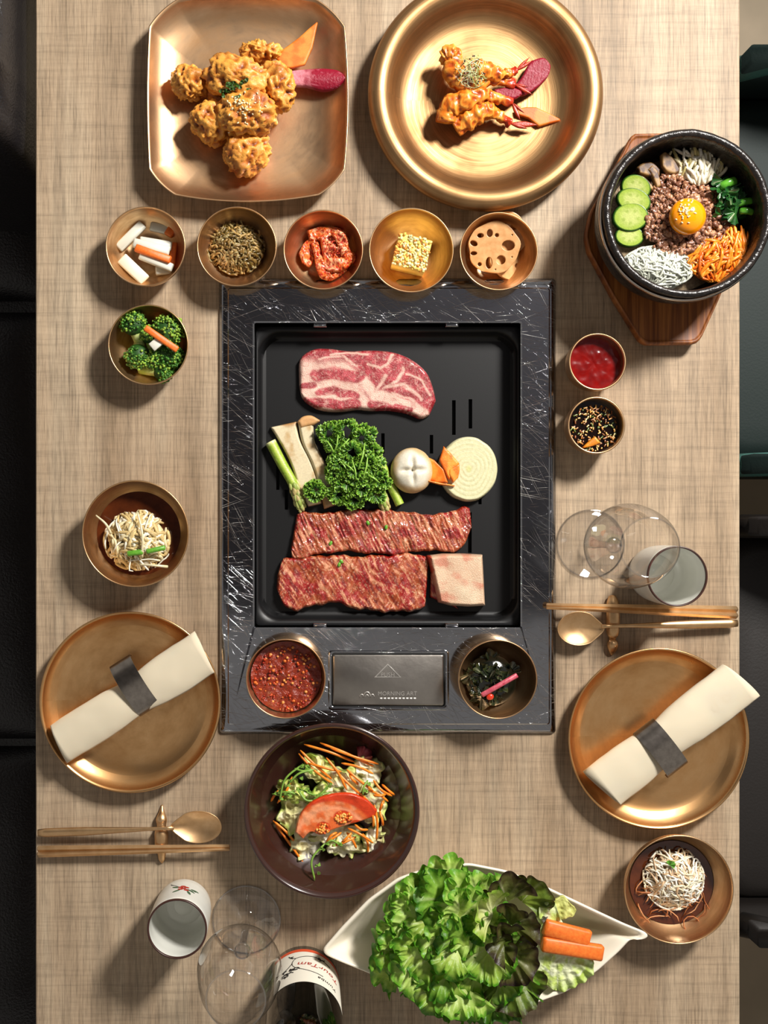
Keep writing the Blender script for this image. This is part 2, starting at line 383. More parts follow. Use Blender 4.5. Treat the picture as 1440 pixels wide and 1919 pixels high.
m_ring = M('dark_steel', '928a82', .26, 1, c2='aaa299', cs=200)
m_stone = M('glazed_stone', '0e0c0b', .3, c2='2a2320', cs=170, bump=.7, bs=150, bd=.002)
m_band = M('polished_band', 'b9aea4', .2, 1)
def traywood():
    m, nt, b = nodes('tray_wood'); g = noise(nt, mapv(nt, (260, 9, 20)), 1, 4, .6)
    nt.links.new(ramp(nt, g, [(.3, '5a2c10'), (.5, '844a1e'), (.7, 'a8682f')]), b.inputs['Base Color']); b.inputs['Roughness'].default_value = .5; bumpn(nt, b, g, .2, .0005); return m
m_tray = traywood()
m_vc = M('food_moist', vc=True, rough=.5, bs=900, bump=.15, bd=.0006, sss=.08)
m_vcg = M('food_glossy', vc=True, rough=.34, bs=700, bump=.3, bd=.0008, coat=.1)
m_meat = M('raw_meat', vc=True, rough=.3, bs=1000, bump=.7, bd=.0011, coat=.55)
m_leaf = M('leaf', vc=True, rough=.45, bs=420, bump=.5, bd=.0015, spec=.35)
m_fry = M('fried_crust', vc=True, rough=.42, bs=900, bump=.5, bd=.001, coat=.15)
m_radw = M('radish_white', 'd4d2c4', .35, sss=.25, sssc=(1, 1, .9), coat=.2); m_carr = M('carrot', 'd8601a', .45, c2='e67c2c', cs=300, sss=.15, bump=.1)
m_carrd = M('carrot_shred', 'ee7212', .35, c2='f9952c', cs=200, sss=.15)
m_sprout = M('pale_sprout', 'e8dec0', .35, c2='d5c79a', cs=150, sss=.2); m_rad = M('radish_thread', 'e8e6da', .35, c2='d6d6c4', cs=200, sss=.3, sssc=(1, 1, .9))
m_broth = M('broth', '3e1a0a', .08, c2='5a2a10', cs=60, coat=.5); m_soy = M('soy', '120502', .06, coat=.5)
m_ses = M('sesame', 'efdcae', .5); m_redsauce = M('red_sauce', '5e0606', .16, c2='7c0c08', cs=90, coat=.2, bump=.05, bs=60, bd=.001)
m_chili = M('chili_paste', '6a1406', .25, c2='94300e', cs=220, coat=.3, bump=.6, bs=330, bd=.003)
m_yolk = M('yolk', 'fd9a08', .12, sss=.3, coat=.6); m_leath = M('black_leather', '1a181a', .3, bump=.8, bs=330, bd=.0015)
m_teal = M('teal_leather', '121f1d', .6, spec=.25, bump=.2, bs=300); m_teall = M('teal_lit_arm', '4a7a72', .5, bump=.2, bs=300)  # seat darker, arms lighter: light on the arm tops put into colour
m_brownl = M('dark_leather', '17120f', .5, bump=.2, bs=300); m_floor = M('floor_tile', '8a7a62', .6, c2='74664f', cs=6)
m_thread = M('stitch_thread', '8a8468', .7); m_ink = M('black_ink', '1a1410', .6); m_inkr = M('red_ink', 'a8281c', .6)
m_label = M('label_paper', 'e8e2d2', .6); m_orange = M('orange_stripe', 'd8502a', .5); m_bottle = M('bottle_glass', '020302', .05, spec=.25)
m_grn = M('leaf_green_print', '3c5a3c', .5)
m_ceil = M('added_ceiling_dark', '4a484c', .9)

# ---------------------------------------------------------------- the room
FL = -.75
ob('floor', ([(-2.4, -2.4, FL), (2.4, -2.4, FL), (2.4, 2.4, FL), (-2.4, 2.4, FL)], [(0, 1, 2, 3)]), m_floor, kind='structure')
ob('added_ceiling_panel', loft([rrect(-1.7, -.24, 1.7, 1.9, .01, 1.75, 1), rrect(-1.7, -.24, 1.7, 1.9, .01, 1.80, 1)], True, True), m_ceil, kind='structure', smooth=False)  # unseen dark ceiling, added and cut short to shape the steel's reflections
# ---------------------------------------------------------------- table
TX0, TX1 = P(67, 0)[0], P(1387, 0)[0]; TY0, TY1 = -.86, .86
FZ = .009
hole = (417, 528, 1037, 1370)
t = thing('dining_table', 'wood grain laminate table with a square cut hole for the grill', 'table', (.1, 0, FL))
h0 = P(hole[0], hole[3]); h1 = P(hole[2], hole[1])
def trect(i, z, r=.001): return rrect(TX0 + i, TY0 + i, TX1 - i, TY1 - i, r, z, 3)
def hrect(z): return rrect(h0[0], h0[1], h1[0], h1[1], .001, z, 3)
tt = loft([trect(.001, 0), trect(0, -.001), trect(0, -.035), hrect(-.035), hrect(0)], loop=True)
ob('tabletop', tt, m_table, parent=t, smooth=False)
for x in (TX0 + .09, TX1 - .09):
    for y in (TY0 + .12, TY1 - .12):
        ob('leg', loft([rrect(x - .03, y - .03, x + .03, y + .03, .004, z, 3) for z in (FL, -.035)], True, True), m_dark, parent=t, smooth=False)
# ---------------------------------------------------------------- built-in grill frame
g = thing('tabletop_grill', 'scratched stainless steel grill surround set into the table', 'grill', (h0[0] / 2 + h1[0] / 2, h0[1] / 2 + h1[1] / 2, -.034))
def R_(l, t_, r_, b, rad, z): return pxrect(l, t_, r_, b, rad, z, n=5)
fr = loft([R_(411, 522, 1042, 1375, .004, .0002), R_(412, 523, 1041, 1374, .004, .003), R_(416, 527, 1037, 1370, .004, .0062), R_(422, 533, 1034, 1364, .004, .0078),
           R_(427, 539, 1031, 1358, .003, .0080), R_(429, 541, 1029, 1356, .002, FZ), R_(474, 602, 979, 1179, .002, FZ), R_(477, 605, 976, 1176, .002, FZ - .001),
           R_(478, 606, 975, 1175, .002, FZ - .004), R_(478, 606, 975, 1175, .002, -.026)])
fo = ob('steel_flange', fr, m_steel, parent=g); sharp(fo, 25)
for x in (600, 848):
    for y in (609, 1172):
        c = P(x, y, .004); hh = Ln(13)
        ob('clip', loft([rrect(c[0] - hh, c[1] - .0022, c[0] + hh, c[1] + .0022, .001, z, 3) for z in (-.006, .004)] + [rrect(c[0] - hh * .7, c[1] - .001, c[0] + hh * .7, c[1] + .001, .0004, .0055, 3)], True, True), m_steel, parent=g)
ob('drip_well', loft([R_(478, 606, 975, 1175, .002, -.0335), R_(478, 606, 975, 1175, .002, -.026)], True, False), m_dark, parent=g, smooth=False)
lip = loft([R_(615, 1217, 842, 1331, .004, FZ), R_(617, 1219, 840, 1329, .004, FZ + .0012), R_(620, 1222, 837, 1326, .003, FZ + .0012), R_(622, 1224, 835, 1324, .003, FZ + .0001)])
ob('plate_surround', lip, m_steel, parent=g)
ob('gap_shade', loft([R_(621, 1223, 836, 1325, .003, FZ + .0001), R_(621, 1223, 836, 1325, .003, FZ + .0003)], True, True), m_dark, parent=g, smooth=False)  # black slab standing in for the shade in the recess around the plate
pl = ob('push_plate', loft([R_(624, 1227, 832, 1322, .002, FZ + .0002), R_(624, 1227, 832, 1322, .002, FZ + .0012), R_(626, 1229, 830, 1320, .002, FZ + .0018)], True, True), m_plate, parent=g)
def onplate(m, px, py, z=FZ + .0018, sx=1, sy=1):
    c = P(px, py, z); V = m[0] * np.array([sx, sy, 1]); return V + c, m[1]
txt = tmesh('PUSH', .0062, .0003); ob('lettering', onplate(txt, 727, 1265), m_letter, parent=pl)
def tri(s): return [(Ln(28) * s * math.cos(a), Ln(28) * s * .62 * math.sin(a) + 0) for a in (math.radians(90), math.radians(205), math.radians(335))]
ob('triangle_mark', onplate(plate2d([tri(1.0), tri(.88)], .0006, .0001), 727, 1262), m_letter, parent=pl)
ob('lettering', onplate(tmesh('MORNING ART', .0060, .0003), 745, 1300), m_letter, parent=pl)
ob('embossed_line', join([bar(P(x, 1309, FZ + .0020), P(x + 5, 1309, FZ + .0020), .0016, .0005, .0001) for x in range(712, 778, 7)]), m_letter, parent=pl)
def archpath(r, x): return [P(x + r * math.cos(a), 1307 - 1.5 * r * math.sin(a), FZ + .0019) for a in np.linspace(0, PI, 9)]
ob('arch_emblem', join([tube(archpath(7, 688), .0005), tube(archpath(3.5, 688), .0004), tube(archpath(4, 678), .0004), tube(archpath(4, 698), .0004)]), m_letter, parent=pl)
# ---------------------------------------------------------------- grill pan with slots
PZ = -.022
slots = [(851, 750, 815, 3.4), (882, 748, 803, 3.4), (809, 815, 850, 3.2), (718, 812, 850, 3.2), (881, 960, 1036, 3.4), (521, 850, 918, 3), (537, 918, 955, 3), (900, 925, 945, 3), (690, 1000, 1060, 3.2), (600, 990, 1050, 3.2), (660, 700, 760, 3.2), (760, 700, 760, 3.2)]
xs = sorted({499.0, 956.0} | {float(s[0] - s[3]) for s in slots} | {float(s[0] + s[3]) for s in slots}); ys = sorted({640.0, 1146.0} | {float(s[1]) for s in slots} | {float(s[2]) for s in slots})
V = []; F = []
for y in ys:
    for x in xs: V.append(P(x, y, PZ))
nx = len(xs); holes = []
def inslot(x, y): return any(abs(x - s[0]) < s[3] and s[1] < y < s[2] for s in slots)
for j in range(len(ys) - 1):
    for i in range(nx - 1):
        if not inslot((xs[i] + xs[i + 1]) / 2, (ys[j] + ys[j + 1]) / 2): a = j * nx + i; F.append((a, a + nx, a + nx + 1, a + 1))
floorm = (np.array(V), F); sl = []
for s in slots:
    a = pxrect(s[0] - s[3], s[1], s[0] + s[3], s[2], .0001, PZ, n=1); b = a.copy(); b[:, 2] = PZ - .006; sl.append(loft([a, b]))
def Rp(l, t_, r_, b, rad, z): return pxrect(l, t_, r_, b, rad, z, PZ if z < -.01 else z, n=8)
wall = loft([Rp(499, 640, 956, 1146, .0006, PZ), Rp(494, 636, 961, 1150, .022, PZ + .0004), Rp(488, 630, 967, 1156, .024, PZ + .003), Rp(486, 624, 969, 1160, .024, -.009), Rp(484, 620, 971, 1164, .022, -.0045), Rp(482, 617, 973, 1168, .012, -.004),
             Rp(480, 612, 974, 1172, .004, -.004), Rp(480, 612, 974, 1172, .004, -.006)])
pn = thing('grill_pan', 'black slotted grill pan sunk in the steel surround', 'grill pan', P(727, 890, PZ - .006))
ob('pan_base', join([floorm] + sl), m_pan, parent=pn, smooth=False); ob('pan_wall', wall, m_pan, parent=pn)
# ---------------------------------------------------------------- seats beyond the table edges
bn = thing('leather_bench', 'black tufted leather bench along the left table edge', 'bench', (-.62, 0, FL))
b0 = rrect(-.95, -.9, -.33, .9, .03, 0, 5)
def zset(r, z, sc=1): r = r.copy(); r[:, 2] = z; c = r.mean(0); r[:, :2] = c[:2] + (r[:, :2] - c[:2]) * sc; return r
ob('bench_base', loft([zset(b0, FL, .96), zset(b0, -.36, .96)], True, True), m_leath, parent=bn, smooth=False)
def cush(x0, y0, x1, y1, z0, T, seed, folds=8, pe=4, fa=.35):
    nu, nv = 60, 60; u = np.linspace(0, 1, nu); U, W = np.meshgrid(u, u); U = U.ravel(); W = W.ravel()
    e = (np.clip(1 - (2 * U - 1) ** pe, 0, 1) * np.clip(1 - (2 * W - 1) ** pe, 0, 1)) ** .5
    X = x0 + (x1 - x0) * U; Y = y0 + (y1 - y0) * W; n = ridge(np.stack([X * folds, Y * folds, X * 0 + seed], 1), 3)
    Z = z0 + T * e * (1.1 - fa + fa * n); V = np.stack([X, Y, Z], 1); F = [(j * nu + i, j * nu + i + 1, (j + 1) * nu + i + 1, (j + 1) * nu + i) for j in range(nv - 1) for i in range(nu - 1)]
    V2 = V.copy(); V2[:, 2] = z0; return np.concatenate([V, V2]), F + [tuple(i + nu * nu for i in f[::-1]) for f in F]
for yy in (-.9, -.3): ob('seat_pad', cush(-.93, yy + .005, -.335, yy + .595, -.36, .07, yy, 3), m_leath, parent=bn)
ob('seat_pad', cush(-.93, .31, -.335, .895, -.36, .07, 3, 3), m_leath, parent=bn)
q0 = P(-160, 300, .0); q1 = P(50, -180, .0)
cs_ = ob('leather_cushion', cush(q0[0], q0[1], q1[0], q1[1], -.292, .335, 5, 14, 14, .22), m_leath, 'shiny creased black leather cushion on the bench at the upper left corner', 'cushion')
def chair(name, lab, px, y0, y1, m1, m2, rot=0):
    """tub chair whose arms run along picture x at y0 and y1"""
    a = P(px, y1, -.3); b = P(px, y0, -.3); x0 = a[0] - .03; x1 = a[0] + .50; ya, yb = a[1], b[1]
    t = thing(name, lab, 'chair', ((x0 + x1) / 2, (ya + yb) / 2, FL))
    s = rrect(x0, ya + .03, x1 - .05, yb - .03, .04, 0, 6)
    ob('seat', loft([zset(s, -.38), zset(s, -.31), zset(s, -.3, .97), zset(s, -.296, .9)], True, True), m1, parent=t)
    for yy in (ya + .02, yb - .02):
        ob('arm', tube(resamp([(x0 + .01, yy, -.24), (x0 + .1, yy, -.17), (x1 - .12, yy, -.15), (x1 - .03, yy, -.1)], 20), .015, 14, 1.3), m2, parent=t)
        sid = loft([rrect(x0 + .01, yy - .012, x1 - .05, yy + .012, .005, z, 3) for z in (-.38, -.19)], True, True); ob('side_panel', sid, m1, parent=t)
        pts = []
        for k in range(46): xx = x0 + .03 + k * .009; pts.append(tube([(xx, yy - .018, -.185 + .03 * min((xx - x0) / .1, 1)), (xx + .005, yy - .018, -.185 + .03 * min((xx - x0 + .005) / .1, 1))], .0011, 4))
        ob('stitching', join(pts), m_thread, parent=t, kind='stuff')
    bk = rrect(x1 - .07, ya + .02, x1, yb - .02, .02, 0, 5)
    ob('backrest', loft([zset(bk, -.38), zset(bk, .02), zset(bk, .05, .95)], True, True), m1, parent=t)
    for x in (x0 + .05, x1 - .06):
        for yy in (ya + .06, yb - .06): ob('leg', tube([(x, yy, FL), (x, yy, -.38)], [.011, .016], 10), m_dark, parent=t)
    if rot:
        t.rotation_euler[2] = rot
    return t
chair('tub_chair', 'teal leather tub chair with pale stitched edge right of the table', 1372, 138, 905, m_teal, m_teall)
chair('tub_chair', 'dark brown leather chair with stitched edge right of the table, lower', 1385, 958, 1730, m_brownl, m_brownl)
# ---------------------------------------------------------------- bronze crockery
def bowlprof(r, h, rb, t=.0011, fl=.6, p=2.2):
    out = [(rb * .85, .0), (rb, .0003)]
    for k in range(1, 15):
        a = k / 14; out.append((rb + (r - rb) * (1 - (1 - a) ** p), h * (a ** 1.25)))
    out += [(r + .0002, h + .0004), (r - t * .5, h + .0009), (r - t, h + .0002)]
    for k in range(13, -1, -1):
        a = k / 14; out.append((max(rb + (r - rb) * (1 - (1 - a) ** p) - t, .001), max(h * (a ** 1.25), t)))
    out += [(rb * .5, t), (0, t)]
    return out
def bowl(cx, cy, Rpx, h, label, rb=.55, base=0.0, mat=None, p=2.2, t=.0011, name='bronze_bowl', group='small bronze side dish bowls', cat='bowl'):
    top = base + h; c = P(cx, cy, top); r = Ln(Rpx, top)
    V, F = lathe(bowlprof(r, h, r * rb, t, p=p), (c[0], c[1], base + .0001), 96)
    return ob(name, (V, F), mat or m_br, label, cat, group)
S = {}
for k, cx, cy, R, b, lab in (('rad', 273, 462, 74.5, 0, 'bronze bowl holding white and orange pickled radish sticks, left end of the row'),
    ('anch', 444, 462, 74.5, 0, 'bronze bowl holding brown stir-fried strips, second from left in the row'),
    ('kim', 606, 468, 74.5, 0, 'bronze bowl holding red kimchi, middle of the row'),
    ('egg', 771, 469, 79, 0, 'bronze bowl holding a yellow egg cube, fourth in the row'),
    ('lot', 935, 471, 73, 0, 'bronze bowl holding lotus root slices, right end of the row'),
    ('bro', 278, 646, 75, 0, 'bronze bowl holding broccoli, alone left of the grill'),
    ('chi', 536, 1272, 74.5, FZ, 'bronze bowl of chunky chili paste on the lower left of the grill surround'),
    ('sea', 933, 1273, 74, FZ, 'bronze bowl of dark seaweed on the lower right of the grill surround')):
    S[k] = bowl(cx, cy, R, .032 if k != 'chi' else .033, lab, base=b, p=2.6 if k in ('chi', 'sea') else 2.1, rb=.45 if b == 0 else .5)
S['cup1'] = bowl(1120, 678, 53.5, .038, 'deep small bronze cup of smooth red sauce, right of the grill', .72, p=2.6, group='small bronze sauce cups', name='sauce_cup', cat='cup', t=.0018)
S['cup2'] = bowl(1118, 797, 53.5, .038, 'deep small bronze cup of soy sauce with chopped garnish, below the red sauce cup', .72, p=2.6, group='small bronze sauce cups', name='sauce_cup', cat='cup', t=.0018)
bowl(254, 1000, 100, .038, 'wide bronze soup bowl left of the grill', .42, p=1.9, group='bronze soup bowls', name='soup_bowl')
bowl(1273, 1667, 102, .038, 'wide bronze soup bowl in the lower right corner', .42, p=1.9, group='bronze soup bowls', name='soup_bowl')
# dinner plates
def plate(cx, cy, R, label):
    h = .019; c = P(cx, cy, h); r = Ln(R, h)
    pr = [(0, .001), (r * .55, .001), (r * .6, 0), (r * .63, .0012), (r * .8, .0045), (r * .93, .0115), (r, h), (r + .0003, h + .0006), (r - .0012, h + .001)] + [(r * q - .0014, z) for q, z in ((.985, .0165), (.95, .0125), (.91, .0092), (.86, .0068), (.80, .0052), (.72, .0042), (.6, .0036), (.4, .0034), (.2, .0034))] + [(0, .0034)]
    return ob('dinner_plate', lathe(pr, (c[0], c[1], .0001), 128), m_brm, label, 'plate', 'bronze dinner plates')
plate(244, 1316, 169.5, 'round bronze dinner plate under the rolled napkin on the left')
plate(1235, 1384, 169.5, 'round bronze dinner plate under the rolled napkin on the right, overhanging the table edge')
# round platter with rolled rim
h = .034; c = P(909, 178, h * .6); r = Ln(220, h * .6); q = r / .12
pr = [(0, 0), (r * .55, 0), (r * .72, .004), (r * .9, .011), (r * .985, .018), (r, .0225), (r * .992, .027), (r * .965, .0305), (r * .925, .0325), (r * .885, .0325), (r * .845, .0300), (r * .81, .0255), (r * .78, .0200), (r * .75, .0145), (r * .71, .0098), (r * .66, .0068), (r * .58, .0050), (r * .45, .0042), (r * .25, .0040), (0, .0040)]
pr = [tuple(x) for x in resamp(pr, 60)]
ob('round_platter', lathe(pr, (c[0], c[1], .0001), 144), m_brp, 'large round golden platter with a thick rolled rim at the top of the table', 'platter')
# square dish with cut corners
def octa(s, z, n=26):
    cx, cy, hw, hh = 463, 183, 187, 197; cc = 56
    crn = [(hw - cc, -hh + 14), (hw - 4, -hh + cc + 8), (hw - 4, hh - cc - 6), (hw - cc + 4, hh - 14), (-hw + cc - 4, hh - 14), (-hw + 4, hh - cc - 6), (-hw + 4, -hh + cc + 8), (-hw + cc, -hh + 14)]
    pts = []; bow = [0, 1, 0, 1, 0, 1, 0, 1]; bo = {1: (7, 0), 3: (0, 13), 5: (-4, 0), 7: (0, -13), 0: (3, -3), 2: (3, 3), 4: (-3, 3), 6: (-3, -3)}
    for i in range(8):
        a = np.array(crn[i]); b = np.array(crn[(i + 1) % 8]); m = n if i % 2 else n // 2
        for k in range(m): u = k / m; pp = a * (1 - u) + b * u + np.array(bo[i]) * 4 * u * (1 - u); pts.append(pp)
    pts = np.array(pts) * s; c = P(cx, cy, .024); sc = (CAMH - .024) / FPX
    return np.stack([c[0] + pts[:, 0] * sc, c[1] - pts[:, 1] * sc, np.full(len(pts), z)], 1)
sq = [(.02, .0), (.55, .0), (.62, .0004), (.8, .006), (.93, .014), (1.0, .024), (1.002, .0252), (.992, .0254), (.975, .0225), (.94, .0175), (.89, .0125), (.83, .009), (.76, .0064), (.66, .0048), (.5, .0042), (.3, .004), (.02, .004)]
ob('square_dish', loft([octa(s, z + .0001) for s, z in sq], True, True), m_bro, 'large square bronze dish with cut corners at the upper left', 'dish')
# dark salad bowl
c = P(622, 1520, .05); r = Ln(165, .05)
pr = [(.03, 0), (r * .42, 0), (r * .46, .003), (r * .72, .018), (r * .9, .034), (r * .985, .046), (r, .0495), (r * .99, .0515), (r * .965, .051), (r * .93, .0445), (r * .86, .033), (r * .80, .0245), (r * .765, .0195), (r * .755, .0150), (r * .6, .0085), (r * .35, .006), (0, .006)]
ob('salad_bowl', lathe(pr, (c[0], c[1], .0001), 128), m_choc, 'wide glossy dark brown salad bowl below the grill', 'bowl')
# white boat dish
bo = [(604, 1779), (640, 1737), (690, 1685), (745, 1645), (810, 1622), (880, 1617), (950, 1631), (1030, 1664), (1110, 1702), (1170, 1730), (1212, 1747), (1217, 1753), (1208, 1760), (1182, 1758), (1160, 1782), (1120, 1818), (1060, 1858), (1000, 1880), (930, 1890), (850, 1880), (770, 1856), (690, 1822), (640, 1802), (609, 1788)]
bc = np.array([880, 1760.]); bo_ = resamp(bo + [bo[0]], 241, False)[:-1]
for _ in range(2): bo_ = (np.roll(bo_, 1, 0) + 2 * bo_ + np.roll(bo_, -1, 0)) / 4
def boat(s, z, sx=None):
    p = bc + (bo_ - bc) * np.array([sx or s, s]); sc = (CAMH - .05) / FPX; cc = P(880, 1760, .05)
    return np.stack([(p[:, 0] - NX) * sc, -(p[:, 1] - NY) * sc, np.full(len(p), z)], 1)
def boff(z, s, off):     # shift so the base sits towards its centre
    return boat(s, z, s)
ob('boat_dish', loft([boat(.1, 0.0), boat(.55, 0), boat(.66, .006), boat(.82, .022), boat(.94, .040), boat(1.0, .0495), boat(1.0, .0515), boat(.985, .0525), boat(.962, .051), boat(.93, .044), boat(.85, .030), boat(.74, .015), boat(.6, .008), boat(.3, .006), boat(.05, .006)], True, True), m_porc2, 'long white leaf-shaped dish full of salad leaves at the bottom', 'dish')
# stone bowl on its wooden tray
tp = [(1192, 249), (1310, 247), (1335, 262), (1374, 400), (1374, 500), (1350, 560), (1316, 634), (1304, 645), (1212, 646), (1200, 636), (1150, 556), (1104, 470), (1098, 440), (1108, 395), (1165, 290), (1182, 256)]
tp = closed(tp, 120, False)
def trr(s, z):
    c0 = tp.mean(0); p = c0 + (tp - c0) * s; h = .02; return np.stack([(p[:, 0] - NX) / FPX * (CAMH - h), -(p[:, 1] - NY) / FPX * (CAMH - h), np.full(len(p), z)], 1)
ob('wooden_tray', loft([trr(.05, .0001), trr(.93, .0001), trr(.99, .006), trr(1, .017), trr(.985, .0195), trr(.972, .0195), trr(.962, .0180), trr(.95, .0176), trr(.05, .0176)], True, True), m_tray, 'reddish wooden tray with cut corners under the stone bowl', 'tray')
sb = P(1289, 400, .092); zb = .0178
st = thing('stone_bowl', 'black stone bowl of rice topped with vegetables and a raw yolk', 'bowl', (sb[0], sb[1], zb))
R0 = Ln(159, .092)
pr = [(0, 0), (R0 * .66, 0), (R0 * .72, .004), (R0 * .88, .018), (R0 * .97, .034), (R0 * 1.0, .05), (R0 * .985, .062), (R0 * .985, .072), (R0 * .99, .0745), (R0 * .97, .0762), (R0 * .925, .0762), (R0 * .905, .0740), (R0 * .895, .068), (R0 * .89, .055), (R0 * .86, .036), (R0 * .7, .018), (0, .012)]
V, F = lathe([tuple(x) for x in resamp(pr, 70)], (sb[0], sb[1], zb), 160)
nz = fbm(V * 90, 3) - .5; top = sstep(zb + .06, zb + .076, V[:, 2]); dr = V[:, :2] - sb[:2]; V[:, 2] += nz * .0022 * top; V[:, :2] += dr * (nz * .012)[:, None] * sstep(0, .05, V[:, 2])[:, None]
ob('bowl_body', (V, F), m_stone, parent=st)
ob('metal_band', lathe([(R0 * .992, .060), (R0 * 1.012, .0605), (R0 * 1.014, .0655), (R0 * .995, .0665)], (sb[0], sb[1], zb), 128, False, False), m_band, parent=st)
# porcelain cups
def cup(bx, rim, R, h, label, flower):
    c = P(*rim, h); r = Ln(R, h); t = thing('porcelain_cup', label, 'cup', (c[0], c[1], 0), None)
    pr = [(0, .002), (r * .80, .002), (r * .84, 0), (r * .9, .001), (r * .97, .010), (r * 1.0, .025), (r * 1.01, .05), (r, h - .0015), (r * .995, h), (r * .955, h), (r * .95, h - .002), (r * .955, .05), (r * .94, .02), (r * .86, .008), (r * .7, .005), (0, .0045)]
    ob('cup_body', lathe([tuple(x) for x in resamp(pr, 60)], (c[0], c[1], .0001), 96), m_porc, parent=t)
    ob('rim_line', lathe([(r * 1.003, h - .0022), (r * 1.006, h), (r * .998, h + .0008), (r * .955, h + .0008), (r * .944, h), (r * .944, h - .0018)], (c[0], c[1], .0001), 96, False, False), m_rimb, parent=t)
    if flower:
        def wr(a, z, rr=.0002): return (c[0] + (r * 1.008 + rr) * math.sin(a), c[1] + (r * 1.008 + rr) * math.cos(a), z)
        def spot(a, z, ra, rz, rot=0):
            pts = [wr(a + (ra * math.cos(q) * math.cos(rot) - rz * math.sin(q) * math.sin(rot)) / r, z + ra * math.cos(q) * math.sin(rot) + rz * math.sin(q) * math.cos(rot)) for q in np.linspace(0, 2 * PI, 14)[:-1]]
            return np.array([wr(a, z, .0004)] + pts), [(0, 1 + k, 1 + (k + 1) % 13) for k in range(13)]
        a0 = .1; ob('berry_print', join([spot(a0 + x, z, .0028, .0022) for x, z in ((0, .040), (.11, .044), (.10, .036), (-.10, .043), (-.02, .034), (-.11, .037))]), m_inkr, parent=t)
        ob('leaf_print', join([spot(a0 + x, z, .0048, .0017, q) for x, z, q in ((.28, .043, .5), (.40, .038, -.2), (-.28, .036, .7), (.22, .050, 1.2), (-.22, .048, -.7))]), m_grn, parent=t)
        ob('stem_print', tube([wr(a0 + x, z, .0001) for x, z in ((.45, .040), (.2, .042), (0, .040), (-.25, .033), (-.5, .022))], .0004, 4), m_ink, parent=t)
cup(None, (332, 1741), 56, .073, 'white porcelain cup with dark rim and red berry print at the lower left', True)
cup(None, (1270, 1080), 56.5, .073, 'white porcelain cup with dark rim beside the wine glass on the right', False)
# wine glasses
def wineglass(fx, fy, label):
    c = P(fx, fy, 0); t = thing('wine_glass', label, 'glass', (c[0], c[1], 0), 'wine glasses')
    rf = Ln(64); H = .204; rr = 56 / FPX * (CAMH - H)
    ob('foot', lathe([(0, .0002), (rf - .001, .0002), (rf, .0012), (rf - .001, .0022), (rf * .7, .0030), (rf * .35, .0050), (.007, .010), (.0048, .016)], (c[0], c[1], 0), 96, False, False), m_glass, parent=t)
    ob('stem', lathe([(.0048, .016), (.0038, .03), (.0034, .055), (.0040, .075), (.0062, .084), (.0085, .0885), (.004, .0885), (.0001, .0885)], (c[0], c[1], 0), 32, False, False), m_stem, parent=t)
    pr = [(.0001, .088), (.010, .089), (.022, .096), (.0335, .109), (.0388, .124), (.0402, .136), (.0385, .155), (.0345, .178), (rr, H), (rr - .0007, H + .0005), (rr - .0012, H), (.0335, .178), (.0375, .155), (.0392, .136)]
    ob('glass_bowl', lathe([tuple(x) for x in resamp(pr[:9], 50)] + [(rr - .0004, H + .0006), (rr - .0010, H)], (c[0], c[1], 0), 96, False, False), m_glass, parent=t)
    ob('glass_rim', loft([circ(c, rr + .0007 * math.cos(a), H + .0007 * math.sin(a), 96) for a in np.arange(8) * PI / 4], loop=True), m_stem, parent=t)
    ob('foot_rim', loft([circ(c, rf - .0005 + .0010 * math.cos(a), .0013 + .0010 * math.sin(a), 96) for a in np.arange(8) * PI / 4], loop=True), m_stem, parent=t)
wineglass(462, 1723, 'empty stemmed wine glass between the berry cup and the bottle')
wineglass(1107, 1019, 'empty stemmed wine glass right of the grill, overlapping the white cup')
# wine bottle
c = P(569, 1836, 0); rb = .0375
bt = thing('wine_bottle', 'dark wine bottle with cream label standing at the bottom edge', 'bottle', (c[0], c[1], 0))
pr = [(.01, .006), (rb * .8, .0), (rb * .95, .001), (rb, .004), (rb, .10), (rb, .165), (rb * .97, .180), (rb * .85, .197), (rb * .62, .213), (.0165, .228), (.0150, .245), (.0145, .285), (.0158, .286), (.0158, .297), (.0140, .299), (.001, .299)]
ob('bottle_glass', lathe(pr, (c[0], c[1], 0), 96), m_bottle, parent=bt)
def wp(s, z, e=.0003): a = s / rb; return (c[0] + (rb + e) * math.sin(a), c[1] + (rb + e) * math.cos(a), z)
def wstrip(s0, s1, z0, z1, e):
    ss = np.linspace(s0, s1, 50); V = [wp(s, z, e) for z in (z0, z1) for s in ss]; return np.array(V), [(i, i + 1, i + 51, i + 50) for i in range(49)]
lb = ob('bottle_label', wstrip(-.034, .060, .018, .098, .0003), m_label, parent=bt)
ob('label_stripe', wstrip(-.034, .060, .014, .021, .0004), m_orange, parent=lb)
def wtext(s, size, s0, z0, mat, rot=0, shear=.2):
    V, F = tmesh(s, size, .0001, shear=shear); x = V[:, 0] * math.cos(rot) - V[:, 1] * math.sin(rot); y = V[:, 0] * math.sin(rot) + V[:, 1] * math.cos(rot)
    W = np.array([wp(s0 - a, z0 + b, .0006 + e * .5) for a, b, e in zip(x, y, V[:, 2])]); ob('label_lettering', (W, F), mat, parent=lb)
wtext('TourTam', .0125, .018, .054, m_inkr, -.05); wtext('Yumba', .0085, .026, .082, m_ink, -.05)
def wbr(pts, r=.0004): return tube([wp(s, z, .0005) for s, z in resamp(pts, 14)], r, 4)
br = [wbr([(.002, .034), (-.008, .038), (-.012, .05), (-.008, .062), (.004, .070), (.02, .074)]), wbr([(-.012, .05), (-.018, .060), (-.026, .066)]), wbr([(-.008, .062), (-.014, .070), (-.02, .078)]), wbr([(.002, .034), (.012, .032), (.03, .036)]), wbr([(-.008, .038), (-.014, .034)])]
rnd = random.Random(4)
